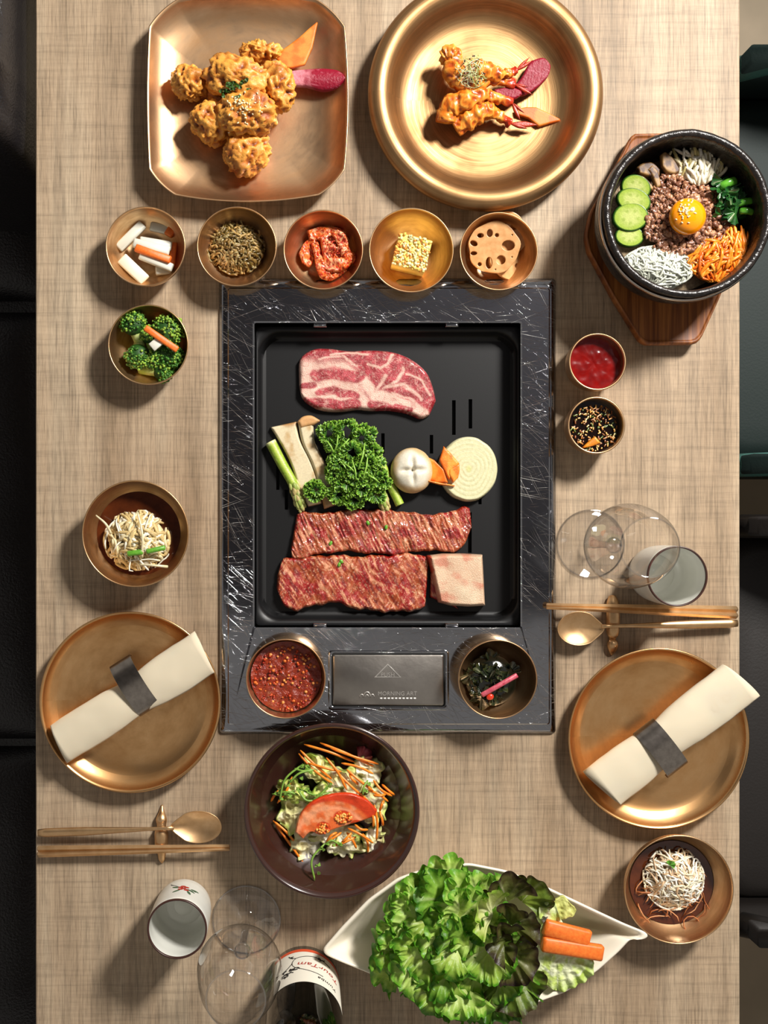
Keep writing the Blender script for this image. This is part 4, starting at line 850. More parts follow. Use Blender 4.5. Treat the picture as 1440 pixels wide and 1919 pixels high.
ob('herb_sprig', fan(P(1256, 1622, .0345), .006, 1.6, 6, .001, orient(1, .3), 4, nphi=20, nr=4, c0=A('4f8a20'), c1=A('6aa83a'), pw=1), m_leaf, 'tiny green herb on the white radish threads', 'herb')
# ---- sauces
def sauce(cx, cy, R, h, base, k, z, mat, lab, nb=0):
    c = P(cx, cy, base + h); r = Ln(R, base + h) * k; n = 72; rings = [circ(c, max(r * s, .0001), base + z, n) for s in np.linspace(0, 1, 16)]; V, F = loft(rings)
    V[:, 2] += (fbm(V * 180, 3) - .5) * nb; return ob('sauce', (V, F), mat, lab, 'sauce')
sauce(536, 1272, 74.5, .033, FZ, .90, .0175, m_chili, 'chunky red-orange chili paste in the bowl on the steel surround', .005)
ch = []
rd = random.Random(8)
for i in range(160):
    a = rd.uniform(0, 6.28); q = math.sqrt(rd.random()) * 60; m = blob(P(538 + q * math.cos(a), 1272 + q * math.sin(a), FZ + .0175 + rd.uniform(0, .0012)), (rd.uniform(.0008, .002),) * 3, 0, 1); ch.append((m[0], m[1], np.tile(A(rd.choice(['d8702c', 'e89a50', 'b83a10', '8e1c06'])), (len(m[0]), 1))))
ob('chili_seeds', join(ch), m_vcg, 'orange seeds and bits in the chunky chili paste', 'spice', kind='stuff')
sauce(1120, 678, 53.5, .038, 0, .93, .026, m_redsauce, 'smooth glossy red sauce in the upper sauce cup', .0018)
sauce(1118, 797, 53.5, .038, 0, .93, .025, m_soy, 'dark soy sauce under the chopped garnish in the lower sauce cup', 0)
cp = []
for i in range(210):
    a = rd.uniform(0, 6.28); q = math.sqrt(rd.random()) * 44; x = 1114 + q * math.cos(a); y = 802 + q * math.sin(a); L_ = rd.uniform(.0012, .005); th = rd.choice([1.4, 1.8, -.6, .3, .8]) + rd.uniform(-.3, .3)
    c = P(x, y, .0262 + rd.uniform(0, .002)); d = np.array([math.cos(th), math.sin(th), 0]) * L_; m = bar(c - d / 2, c + d / 2, .0013, .0011, .0002); cc = A(rd.choice(['e0b060', 'c88a3c', 'a86c2c', '7a4a1c', '5a6a28', '8a5028', 'd8c080'])); cp.append((m[0], m[1], np.tile(cc, (len(m[0]), 1))))
ob('chopped_garnish', join(cp), m_vcg, 'chopped stems and peppers floating in the soy sauce cup', 'garnish', kind='stuff')
ob('pickle_wedge', patch([(1092, 838), (1102, 828), (1116, 816)], [(1094, 840), (1112, 836), (1128, 830)], .028, .003, 16, 8, carcol('e0a030', 'c87a18'), w=3), m_vcg, 'golden pickle wedge on top of the soy garnish', 'pickle')
# ---- seaweed
sw = [blob(P(920, 1275, FZ + .008), (Ln(48), Ln(48), .012), 0, 3)]; sw = [(sw[0][0], sw[0][1], np.tile(A('0c1008'), (len(sw[0][0]), 1)))]
for i in range(30):
    a = rd.uniform(0, 6.28); q = math.sqrt(rd.random()) * 38; sw.append(fan(P(920 + q * math.cos(a), 1276 + q * math.sin(a), FZ + .018 + rd.uniform(-.004, .005) - q * .00012), .013, 1.3, 5, .0035, orient(rd.uniform(0, 6.3), rd.uniform(-.3, .5), rd.uniform(-.6, .6)), i, nphi=50, nr=8, c0=A('1c2412'), c1=A('26301a'), c2=A('3a3a1c'), pw=1.2))
ob('seaweed_salad', join(sw), M('seaweed_wet', vc=True, rough=.1, bs=400, bump=.3, coat=.6), 'heap of dark glossy seaweed in its bronze bowl', 'seaweed', kind='stuff')
ob('chard_strip', bar(P(903, 1303, FZ + .027), P(970, 1265, FZ + .027), Ln(9), .003, .001), M('pink_stem', 'b03048', .3, c2='d8707c', cs=300, coat=.4), 'pink red stem lying across the seaweed', 'stem')
ob('chili_piece', blob(P(919, 1306, FZ + .0255), (.004, .0035, .002), .3, 2), M('chili_red', 'd8361c', .25, coat=.5), 'bright red chili piece at the end of the pink stem', 'chili')
# ---- bibimbap in the stone bowl
HB = .058
rice = lathe([(R0 * .885, HB - .014), (R0 * .7, HB - .0085), (R0 * .4, HB - .006), (.0001, HB - .005)], (sb[0], sb[1], 0), 64, False, False)
ob('rice', rice, M('rice', '6a5238', .5, c2='a08a68', cs=400, bump=.6, bs=500, bd=.002), parent=st, kind='stuff')
def zucc(cx, cy, rx, ry, z, tl, lab, rot=0):
    def cf(X, Y, S, T):
        n = fbm(xy3(X, Y, .12), 3); sd_ = sstep(.6, .8, np.sin(T * 5) * .5 + .5) * np.exp(-((S - .42) / .12) ** 2)
        C = mixc(np.tile(A('c8d27c'), (len(X), 1)), A('a2bc48'), sstep(.3, .85, S + (n - .5) * .3)); C = mixc(C, A('98b048'), sd_ * .7); return mixc(C, A('2c5a14'), sstep(.84, .90, S))
    ob('zucchini_slice', disc(ell(cx, cy, rx, ry, rot), z, .0035, 22, cf, None, 3, tl), m_vcg, lab, 'zucchini', 'zucchini slices in the stone bowl')
zucc(1180, 443, 27, 20, HB - .003, (.2, .1), 'lowest zucchini slice in the stone bowl', .2); zucc(1182, 407, 33, 27, HB + .001, (.2, .15), 'largest zucchini slice, second from the bottom', .1); zucc(1188, 376, 33, 22, HB + .004, (.2, .2), 'zucchini slice third from the bottom', .4); zucc(1192, 352, 29, 22, HB + .0065, (.2, .3), 'uppermost zucchini slice beside the mushrooms', .5)
def mush(top, bot, z, lab): ob('shiitake_slice', patch(top, bot, z, .005, 40, 16, lambda X, Y: mixc(np.tile(A('a07a48'), (len(X), 1)), A('4a2812'), sstep(.35, .62, fbm(xy3(X, Y, .10, z * 900), 3))), w=4), m_vc, lab, 'mushroom', 'shiitake slices in the stone bowl')
mush([(1192, 314), (1205, 305), (1222, 304), (1238, 318)], [(1198, 326), (1210, 330), (1224, 334), (1236, 340)], HB + .003, 'brown shiitake slice at the upper left of the stone bowl'); mush([(1194, 326), (1206, 330), (1218, 340), (1226, 352)], [(1192, 334), (1204, 346), (1214, 356), (1224, 358)], HB + .006, 'shiitake slice with pink edge beside the zucchini')
mush([(1238, 290), (1246, 284), (1256, 290), (1275, 318)], [(1240, 312), (1250, 324), (1262, 328), (1274, 324)], HB + .005, 'pale shiitake slice beside the bean sprouts'); mush([(1222, 308), (1232, 318), (1238, 334), (1240, 350)], [(1212, 318), (1220, 330), (1226, 344), (1230, 354)], HB + .004, 'dark shiitake slice between the other mushrooms')
ob('bean_sprouts', join([noodles(70, 1305, 305, 52, 36, HB, .006, .040, .0017, 41, .7, 1.9, .9, jit=.006, colors=[A('efe4c4'), A('dccca0'), A('f6eedc'), A('c8b878')]), noodles(20, 1310, 312, 26, 34, HB + .007, .005, .04, .0018, 43, .4, 1.75, .3, jit=.003, colors=[A('f2ead0')])]), m_vcg, 'pale bean sprouts at the top inside the stone bowl', 'bean sprouts', kind='stuff')
spn = []
rd = random.Random(5)
for i in range(34):
    a = rd.uniform(0, 6.28); q = math.sqrt(rd.random()); spn.append(fan(P(1368 + 32 * q * math.cos(a), 376 + 42 * q * math.sin(a), HB + .006 + rd.uniform(-.005, .006)), rd.uniform(.008, .014), 1.1, 5, .003, orient(rd.uniform(0, 6.3), rd.uniform(-.2, .6), rd.uniform(-.6, .6)), i, nphi=40, nr=7, c0=A('2c6420'), c1=A('14401a'), c2=A('1e5426'), pw=1.2))
ob('spinach', join(spn), m_vcg, 'dark green wilted spinach at the right inside the stone bowl', 'spinach', kind='stuff')
for q, (a_, b_, r_) in enumerate((((1378, 384), (1413, 376), .0035), ((1386, 396), (1412, 398), .0035), ((1350, 352), (1380, 338), .0045))): ob('spinach_stem', tube(resamp([P(*a_, HB + .010), P((a_[0] + b_[0]) / 2, (a_[1] + b_[1]) / 2 - 2, HB + .013), P(*b_, HB + .010)], 10), [r_ * .6] + [r_] * 8 + [r_ * .5], 10, .8), M('stem_green%d' % q, '3f8a1e', .25, c2='6cb43a', cs=200, coat=.5), ['upper of two bright green spinach stems pointing right', 'lower of two bright green spinach stems pointing right', 'broad bright green spinach stem at the top of the spinach'][q], 'spinach stem')
ob('carrot_shreds', join([tint(mound(1345, 480, 50, 36, HB - .004, .008, None, ''), [A('d8500c'), A('f07818')])] + [noodles(130, 1348, 480, 60, 46, HB, .007, .040, .0017, 51, .25, 1.1, 1.1, .8, jit=.005, colors=[A('f58a1e'), A('f9a13c'), A('e8660e'), A('fb9426')]), noodles(34, 1378, 462, 28, 36, HB + .002, .005, .036, .0017, 52, .25, 1.5, .5, .8, jit=.005, colors=[A('f58a1e'), A('f9a13c')])]), m_vcg, 'bright orange carrot shreds at the lower right inside the stone bowl', 'carrot shreds', kind='stuff')
ob('radish_threads', join([tint(mound(1230, 504, 58, 40, HB - .004, .0105, None, ''), [A('c4c6b4'), A('d8dacb')])] + [noodles(280, 1232, 502, 64, 36, HB - .001, .008, .040, .0012, 61, 1.5, -.6, 1.3, .7, jit=.005, colors=[A('dadccc'), A('cdd0c0'), A('e2e4d8'), A('c8ccba')])]), m_vcg, 'translucent white radish threads at the bottom left inside the stone bowl', 'shredded radish', kind='stuff')
bf = []
for i in range(800):
    a = rd.uniform(0, 6.28); q = math.sqrt(rd.uniform(.05, 1)); rr = 78 * (1 + .10 * math.sin(3 * a + 1)) ; x = 1285 + rr * q * math.cos(a); y = 404 + rr * .98 * q * math.sin(a); s = rd.uniform(.0014, .0030)
    m = blob(P(x, y, HB + .010 - .006 * q * q + rd.uniform(-.001, .002)), (s * 1.2, s, s * .8), rd.uniform(0, 3), 2, lambda v, p: (vnoise(p * 520) - .5) * .0042); cc = A(rd.choice(['8a5c42', 'a87456', '784e38', 'be8c68', '805440'])); bf.append((m[0], m[1], np.tile(cc, (len(m[0]), 1))))
ob('ground_beef', join(bf), m_vcg, 'ring of crumbled brown ground beef around the yolk', 'ground beef', kind='stuff')
yk = P(1289, 406, HB + .020); ob('egg_yolk', blob(yk, (Ln(34, .07), Ln(34, .07), .0125), 0, 4), m_yolk, 'shiny raw orange egg yolk in the middle of the stone bowl', 'egg yolk')
sd = [];
for i in range(46):
    x = rnd.gauss(1288, 8); y = rnd.gauss(396, 10); p = P(x, y, HB + .032); k = math.hypot(p[0] - yk[0], p[1] - yk[1]) / Ln(34, .07)
    if k < .9: sd.append(blob((p[0], p[1], yk[2] + .0125 * math.sqrt(1 - k * k) + .0002), (.0015, .0008, .0006), rnd.uniform(0, 3), 1))
ob('sesame_seeds', join(sd), m_ses, 'white sesame seeds on the raw egg yolk', 'seeds', kind='stuff')
# ---- meat on the grill pan
def seg(X, Y, pts, w):
    D = np.full(len(X), 1e9)
    for (x0, y0), (x1, y1) in zip(pts[:-1], pts[1:]):
        dx, dy = x1 - x0, y1 - y0; t = np.clip(((X - x0) * dx + (Y - y0) * dy) / (dx * dx + dy * dy + 1e-9), 0, 1); D = np.minimum(D, np.hypot(X - x0 - t * dx, Y - y0 - t * dy))
    return np.clip(1 - D / w, 0, 1)
def porkcol(X, Y):
    wx = (fbm(xy3(X, Y, .05), 3) - .5) * 10; wy = (fbm(xy3(X, Y, .05, 9), 3) - .5) * 10; x = X + wx; y = Y + wy
    n = fbm(xy3(X, Y, .10, 3), 3); grain = fbm(np.stack([X * .35 + Y * .1, Y * .35, X * 0], 1), 3)
    red = mixc(np.tile(A('8e1820'), (len(X), 1)), A('bc4048'), sstep(.35, .7, n * .6 + grain * .4)); fat = mixc(np.tile(A('dca898'), (len(X), 1)), A('ecc8b4'), n)
    F = np.zeros(len(X))
    reg = (x < 700) & (y > 672)                       # the fatty left part
    diag = sstep(-10, 10, (676 + (y - 720) * .5) - x) * sstep(-12, 10, y - 678 - (x - 560) * .03)
    F = np.maximum(F, diag)
    F = np.maximum(F, sstep(.1, .6, seg(x, y, [(640, 690), (680, 715), (700, 740), (740, 752), (775, 765), (795, 775)], 15)))
    for pts, w_ in (([(592, 705), (620, 700), (650, 706), (672, 708)], 14), ([(600, 736), (625, 733), (650, 738), (665, 742)], 10), ([(575, 755), (600, 757), (640, 760), (668, 758)], 12), ([(570, 722), (585, 722)], 8), ([(695, 758), (715, 765)], 9), ([(740, 762), (770, 770)], 6)):
        F = F * (1 - sstep(.0, .45, seg(x, y, pts, w_)))
    F = np.maximum(F, .0)
    for pts, w_ in (([(690, 685), (715, 690), (730, 680), (735, 665)], 4), ([(715, 730), (745, 715), (755, 690)], 4), ([(720, 728), (750, 722), (775, 735), (790, 750)], 4.5), ([(760, 700), (790, 715), (805, 740)], 3.5), ([(735, 740), (765, 745), (785, 762)], 4), ([(620, 665), (650, 660), (690, 664)], 3.5), ([(700, 735), (725, 705)], 4), ([(600, 672), (640, 668), (668, 685)], 4)):
        F = np.maximum(F, sstep(0, .7, seg(x, y, pts, w_)) * .85)
    v = ridge(np.stack([x * .07, y * .07, x * 0 + 4], 1), 3); F = np.maximum(F, sstep(.80, .92, v) * .45); g2 = ridge(np.stack([X * .2, Y * .2, x * 0 + 8], 1), 2); F = np.maximum(F, sstep(.80, .95, g2) * .45); F = F * (1 - .35 * sstep(.78, .92, ridge(np.stack([X * .12, Y * .12, x * 0], 1), 2)))
    return mixc(red, fat, F)
pt = resamp([(560, 690), (563, 672), (585, 655), (620, 653), (650, 657), (700, 656), (740, 660), (775, 675), (800, 697), (813, 728), (818, 752)], 40); pb = resamp([(561, 722), (566, 745), (590, 765), (640, 772), (672, 768), (690, 770), (730, 770), (765, 776), (792, 785), (806, 778)], 40)
ZP = PZ + .0003
ob('pork_slice', patch(pt, pb, ZP, .009, 240, 120, porkcol, lambda X, Y: (fbm(xy3(X, Y, .05), 2) - .5) * .002, w=9, smooth=False), m_meat, 'thick marbled slice of raw pork at the top of the grill pan', 'raw meat')
def beefcol(seed, ang):
    def f(X, Y):
        c, s = math.cos(ang), math.sin(ang); u = (X * c + Y * s); v = (-X * s + Y * c); wq = fbm(xy3(X, Y, .03, seed), 3) * 3
        st = fbm(np.stack([u * .05 + wq * .5, v * .30 + wq, X * 0 + seed], 1), 4); n = fbm(xy3(X, Y, .05, seed + 2), 3); dots = fbm(xy3(X, Y, .5, seed), 2)
        C = mixc(np.tile(A('a01a14'), (len(X), 1)), A('a8481e'), sstep(.38, .62, n)); C = mixc(C, A('d8946c'), sstep(.57, .67, st) * .85); C = mixc(C, A('6a100e'), sstep(.44, .34, st) * .7)
        return mixc(C, A('f0c8a0'), sstep(.70, .78, dots) * .6)
    return f
fib = lambda a, s_, am=.0035: (lambda X, Y: (ridge(np.stack([(X * math.cos(a) + Y * math.sin(a)) * .04, (-X * math.sin(a) + Y * math.cos(a)) * .18, X * 0 + s_], 1), 3) - .5) * am + (fbm(xy3(X, Y, .03, s_), 2) - .5) * .004)
wavy = lambda pts, am, s_, n=60: (lambda r: [(x, y + am * (math.sin(x * .11 + s_) + .7 * math.sin(x * .27 + 2 * s_))) for x, y in r])(resamp(pts, n))
ob('marinated_beef', patch(wavy([(556, 964), (565, 958), (600, 962), (640, 955), (690, 953), (740, 956), (800, 963), (850, 957), (868, 948), (882, 952)], 1.5, 1), wavy([(545, 1030), (548, 1046), (590, 1041), (640, 1034), (700, 1038), (740, 1040), (800, 1032), (850, 1034), (862, 1030), (885, 990)], 1.5, 2), ZP, .008, 260, 80, beefcol(1., 1.15), fib(1.15, 3.), w=6, smooth=False), m_meat, 'upper strip of marinated red beef on the grill pan', 'raw meat', 'marinated beef strips')
ob('marinated_beef', patch(wavy([(520, 1078), (532, 1048), (570, 1044), (620, 1040), (660, 1042), (720, 1040), (770, 1037), (806, 1042)], 1.5, 3), wavy([(518, 1105), (530, 1132), (552, 1144), (590, 1136), (620, 1130), (670, 1142), (720, 1147), (770, 1146), (798, 1138)], 1.8, 4), ZP + .0002, .009, 260, 90, beefcol(7., 1.0), fib(-1.0, 6.), w=7, smooth=False), m_meat, 'lower strip of marinated red beef beside the bone-coloured block', 'raw meat', 'marinated beef strips')
def ribcol(X, Y): n = fbm(xy3(X, Y, .04), 4); m_ = fbm(xy3(X, Y, .016, 5), 2); C = mixc(np.tile(A('dcb898'), (len(X), 1)), A('d08c70'), sstep(.5, .7, n)); C = mixc(C, A('b8402c'), sstep(.42, .25, (X - 800 - (Y - 1038) * .15) / 22 + (n - .5)) ); return mixc(C, A('e4ccac'), sstep(.55, .7, m_) * .7)
ob('rib_block', patch([(800, 1041), (830, 1037), (870, 1037), (906, 1039)], [(822, 1130), (845, 1136), (880, 1138), (911, 1136)], ZP + .001, .018, 100, 80, ribcol, lambda X, Y: (fbm(xy3(X, Y, .03), 2) - .5) * .003, w=8, smooth=False), m_meat, 'pale square block of rib fat at the end of the lower beef strip', 'raw meat')
ob('beef_edge', patch([(806, 1060), (840, 1120)], [(806, 1120), (862, 1143)], ZP, .008, 20, 20, beefcol(3., .3), w=5), m_meat, 'red meat edge showing under the pale rib block', 'raw meat')
# scallion bits on the beef
ob('scallion_bits', join([blob(P(x, y, ZP + .0095), (.0028, .0018, .001), x, 2) for x, y in ((690, 980), (724, 988), (620, 1018), (640, 1052), (636, 1058))]), bpy.data.materials['pepper_green'], 'small green scallion bits on the marinated beef', 'scallion', kind='stuff')
# ---- king oyster slices
def kocol(X, Y, cap=812, cap2=600):
    n = fbm(xy3(X, Y, .05), 3); C = mixc(np.tile(A('dccca8'), (len(X), 1)), A('c4a474'), sstep(.45, .7, n)); return mixc(C, A('ac7c48'), sstep(0, 16, cap - Y + (n - .5) * 20))
ob('king_oyster_slice', patch([(506, 800), (520, 822), (545, 870), (562, 920), (578, 950)], [(556, 789), (562, 820), (582, 860), (598, 905), (604, 944)], ZP, .007, 70, 40, lambda X, Y: kocol(X, Y, 806), w=5), m_vc, 'broad cream slice of king oyster mushroom with flared top', 'mushroom', 'king oyster mushroom slices')
ob('king_oyster_slice', patch([(558, 792), (566, 830), (584, 870), (598, 915), (608, 955)], [(588, 790), (590, 825), (606, 860), (624, 900), (636, 945)], ZP + .002, .008, 70, 40, lambda X, Y: mixc(kocol(X, Y, 790), A('b88650'), sstep(30, 5, np.hypot(X - 587, Y - 835) - 3) * .0 + sstep(905, 950, Y) * .7), w=6), m_vc, 'narrow slice of king oyster mushroom with tan cap behind the parsley', 'mushroom', 'king oyster mushroom slices')
ob('mushroom_cap', patch([(557, 790), (566, 781), (582, 778), (600, 787)], [(564, 803), (576, 800), (588, 797), (600, 790)], ZP + .007, .005, 40, 16, lambda X, Y: mixc(np.tile(A('c8935a'), (len(X), 1)), A('deb07c'), fbm(xy3(X, Y, .06), 2)), w=6), m_vc, 'tan curved cap edge at the top of the narrow mushroom slice', 'mushroom cap')
# ---- asparagus
def asp(pts, r, z, lab, tip, seed, end=True):
    n = 60; pp = resamp(pts, n); path = np.array([P(x, y, z) for x, y in pp]); u = np.linspace(0, 1, n); rr = Ln(r) * (np.ones(n) if not tip else (1 - .15 * u) * np.clip((1.02 - u) * 9, .25, 1)); m = tube(path, rr, 20)
    V = m[0]; U = np.repeat(u, 20); an = np.tile(np.arange(20), n); C = mixc(np.tile(A('b8c85c'), (len(V), 1)), A('8fae30'), sstep(.3, .7, (an % 5) / 5 + (fbm(V * 300, 2) - .5))); C = mixc(C, A('e6e4a4'), sstep(.06, 0, U))
    if tip: C = mixc(C, A('8a9a48'), sstep(.65, .8, U))
    t = thing('asparagus_spear', lab, 'asparagus', (float(V[:, 0].mean()), float(V[:, 1].mean()), float(V[:, 2].min())), 'asparagus spears'); ob('stalk', (V, m[1], C), m_vcg, parent=t)
    if tip:
        sc = []; rd = random.Random(seed); d = path[-1] - path[-8]; d /= np.linalg.norm(d); s = np.array([-d[1], d[0], 0])
        for i in range(26):
            uu = .66 + .34 * i / 26; k = int(uu * (n - 1)); a = i * 2.4; off = (s * math.cos(a) + np.array([0, 0, 1]) * abs(math.sin(a))) * rr[k] * .85
            b = blob(path[k] + off, (.0052, .0024, .0020), math.atan2(d[1], d[0]) + .25 * math.cos(a), 2); sc.append((b[0], b[1], np.tile(A(rd.choice(['a8b060', 'c4bc78', '8a9c44', 'b8a468'])), (len(b[0]), 1))))
        ob('tip_scales', join(sc), m_vc, parent=t, kind='stuff')
asp([(507, 828), (528, 868), (552, 912), (566, 955)], 10.5, ZP + .0062, 'asparagus spear at the left of the mushrooms, tip pointing down', True, 1)
asp([(680, 850), (700, 895), (716, 932), (724, 955)], 10, ZP + .006, 'asparagus spear mostly under the parsley, tip showing below it', True, 2)
asp([(705, 848), (722, 885), (740, 925), (750, 946)], 8.5, ZP + .0055, 'cut asparagus stalk without tip, right of the parsley', False, 3)
# ---- parsley
m_par = M('parsley', vc=True, rough=.4, bs=600, bump=.2)
def floret(cx, cy, r, z, seed, n=26):
    rd = random.Random(seed); out = []; c = P(cx, cy, z)
    for i in range(n):
        az = rd.uniform(0, 6.28); q = math.sqrt(rd.random()) * .75; off = np.array([math.cos(az) * q * Ln(r), math.sin(az) * q * Ln(r), (1 - q * q) * .007 + rd.uniform(-.002, .002)])
        out.append(fan(c + off, rd.uniform(.005, .008), 1.5, 9, .0016, orient(az + rd.uniform(-.5, .5), rd.uniform(-.1, 1.0) * (1 - q * .6), rd.uniform(-.5, .5)), seed * 50 + i, nphi=44, nr=5, c0=A('284e0e'), c1=A('549020'), c2=A('a0cc48'), pw=1.2, edge=.12))
    return join(out)
ps = thing('curly_parsley', 'bunch of curly green parsley in the middle of the grill pan', 'parsley', P(665, 870, ZP + .002)); k = 0
for (x, y, r, z) in [(620, 815, 22, .018), (648, 810, 24, .018), (628, 835, 14, .014), (680, 820, 22, .018), (690, 845, 22, .016), (660, 850, 22, .024), (640, 870, 24, .022), (668, 885, 24, .026), (700, 880, 24, .022), (712, 900, 20, .018), (650, 905, 24, .020), (680, 915, 24, .020), (665, 935, 18, .012), (705, 925, 18, .014), (630, 890, 16, .014), (690, 865, 20, .024)]:
    ob('sprig', floret(x, y, r, ZP + z * .8, 60 + k), m_par, parent=ps, kind='stuff'); k += 1
sm = [tube([P(a, b, ZP + z0), P((a + c) / 2 + 2, (b + d) / 2, ZP + (z0 + z1) / 2 + .002), P(c, d, ZP + z1)], [.0011, .0009, .0006], 6) for a, b, c, d, z0, z1 in [(660, 895, 626, 850, .024, .022), (626, 850, 634, 815, .022, .026), (630, 845, 655, 822, .022, .026), (626, 850, 612, 825, .022, .024), (668, 900, 660, 862, .030, .030), (680, 900, 690, 850, .030, .028), (665, 885, 645, 868, .03, .03), (690, 890, 712, 905, .028, .026), (672, 880, 684, 830, .03, .026)]]
ob('stems', join(sm), M('parsley_stem', '8db84a', .35), parent=ps, kind='stuff')
for (x, y, r, lab, s_) in [(591, 919, 17, 'small curly parsley sprig lying on the broad mushroom slice', 90), (634, 926, 16, 'small curly parsley sprig at the lower end of the narrow mushroom', 91)]:
    ob('parsley_sprig', floret(x, y, r, ZP + .010, s_, 34), m_par, lab, 'parsley')
# ---- button mushroom, carrot flower, onion
def bmush(v, p):
    x, y = v[:, 0], v[:, 1]; d = 0
    for a in (-.05, 1.5): cx_ = np.abs(x * math.sin(a + .1) - y * math.cos(a + .1)); d = d - .0045 * np.exp(-(cx_ / .10) ** 2) * sstep(.75, .35, np.hypot(x, y)) * (v[:, 2] > 0)
    return d + (fbm(p * 120, 2) - .5) * .001
bm_ = blob(P(772, 882, ZP + .0105), (Ln(40), Ln(43), .0145), 0, 5, bmush); Vb = bm_[0]; rr_ = np.hypot(Vb[:, 0] - Vb[:, 0].mean(), Vb[:, 1] - Vb[:, 1].mean()) / Ln(40)
Cb = mixc(np.tile(A('dcd4c0'), (len(Vb), 1)), A('c8a878'), sstep(.65, 1.0, rr_ + (fbm(Vb * 60, 3) - .5) * .5)); Vb[:, 2] = np.maximum(Vb[:, 2], ZP)
ob('button_mushroom', (Vb, bm_[1], Cb), m_vc, 'round white button mushroom with a star cut in its cap', 'mushroom')
def oncol(X, Y, S, T):
    r = S * 7 + .15 * np.sin(T * 3) + (fbm(xy3(X, Y, .03), 2) - .5) * .8; ringv = np.abs((r % 1) - .5) * 2
    C = mixc(np.tile(A('cec99c'), (len(X), 1)), A('d8d4ac'), sstep(.1, .6, ringv)); C = mixc(C, A('bcbe7c'), sstep(.9, 1, ringv) * .15 * (S < .9)); return mixc(C, A('c8c878'), sstep(.15, .0, S) * .7)
ob('onion_slice', disc(ell(878, 879, 56, 61, 0, 30, .012, 4), ZP, .011, 60, oncol, lambda X, Y, S, T: .00005 * np.sin(S * 44), w=5, n=120), m_vcg, 'thick round pale onion slice at the right of the grill pan', 'onion')
cf = thing('carrot_flower', 'orange carved carrot flower between button mushroom and onion', 'carrot', P(826, 880, ZP + .011))
for k, (t_, b_, sl) in enumerate([([(791, 858), (805, 857), (815, 862), (832, 880)], [(797, 895), (805, 901), (820, 905), (840, 905)], .004), ([(832, 836), (845, 848), (862, 868)], [(824, 862), (832, 880), (842, 900)], .007), ([(862, 868), (863, 880), (860, 895)], [(842, 880), (842, 890), (850, 905)], .009), ([(800, 899), (825, 904), (853, 909)], [(802, 903), (825, 909), (853, 912)], .003)]):
    ob('petal', patch(t_, b_, ZP + .0125 + sl * .5, .0028, 24, 14, carcol('f0701a', 'fa9a38'), w=3, zf=lambda X, Y, k=k: (X - 830) * (.00012 if k == 0 else -.00005), smooth=False), m_vcg, parent=cf)
# ---- salad in the brown bowl
m_nap = m_leaf; rd = random.Random(77)
def napa(cx, cy, w_, h_, rot, z, lab, seed, cols=('e8e4b0', 'c8cc74', '9cb448')):
    out = ell(cx, cy, w_, h_, rot, 26, .2, seed)
    def cfn(X, Y, S, T): n = fbm(xy3(X, Y, .07, seed), 3); C = mixc(np.tile(A(cols[0]), (len(X), 1)), A(cols[1]), sstep(.35, .6, n)); return mixc(C, A(cols[2]), sstep(.75, 1, S + (n - .5) * .6))
    return disc(out, z, .003, 26, cfn, lambda X, Y, S, T: (ridge(xy3(X, Y, .055, seed), 2) - .4) * .012 + .004 * S * np.sin(T * 7 + seed) * S, 3, (rd.uniform(-.3, .3), rd.uniform(-.3, .3)), n=90)
cols = [('f4eecc', 'e4dc9c', 'bccc68'), ('f8f2dc', 'e8dca8', 'd0d488'), ('ece8a8', 'cbd070', 'a0b84c')]
for i, (x, y, w_, h_, ro, z, lab) in enumerate([(560, 1520, 36, 44, .5, .018, 'napa cabbage piece at the left side of the salad'), (575, 1575, 30, 40, .3, .016, 'napa cabbage piece at the lower left of the salad'), (600, 1440, 34, 26, .4, .020, 'pale napa cabbage piece at the top of the salad'), (640, 1470, 44, 32, -.3, .024, 'napa cabbage piece in the centre of the salad'),
    (690, 1450, 30, 34, .2, .020, 'yellow-green cabbage piece at the upper right of the salad'), (545, 1480, 30, 22, .4, .022, 'cabbage piece at the upper left under the greens'), (650, 1585, 36, 22, .1, .014, 'ivory cabbage piece below the tomato slice'), (700, 1575, 24, 26, .4, .014, 'small ruffled cabbage piece at the lower right of the salad'), (610, 1500, 40, 34, .0, .026, 'cabbage piece under the tomato slice'), (700, 1510, 28, 34, 0, .018, 'cabbage piece under the carrot shreds at the right'), (630, 1562, 46, 22, .0, .017, 'cabbage piece tucked below the lower edge of the tomato slice')]):
    ob('cabbage_piece', napa(x, y, w_, h_, ro, z, lab, i, cols[i % 3]), m_nap, lab, 'cabbage', 'cabbage pieces in the salad')
def tomcol(X, Y):
    # half slice: arc centred (625,1590)
    r = np.hypot((X - 622) / 1.0, (Y - 1572) / .9); n = fbm(xy3(X, Y, .08), 3); C = mixc(np.tile(A('e46a30'), (len(X), 1)), A('f09a68'), sstep(.4, .7, n)); C = mixc(C, A('cc3a12'), sstep(76, 84, r)); C = mixc(C, A('f4a478'), np.exp(-((r - 66) / 5) ** 2) * .8)
    for cx, cy, rx, ry in ((606, 1551, 14, 13), (642, 1530, 18, 13), (668, 1543, 12, 7)):
        q = np.hypot((X - cx) / rx, (Y - cy) / ry); C = mixc(C, A('c83c10'), sstep(1.05, .85, q)); C = mixc(C, A('f4a83c'), sstep(.65, .8, fbm(xy3(X, Y, .4), 2)) * sstep(1, .8, q))
    return C
ts = thing('tomato_slice', 'half round red tomato slice on top of the salad', 'tomato', P(630, 1530, .035))
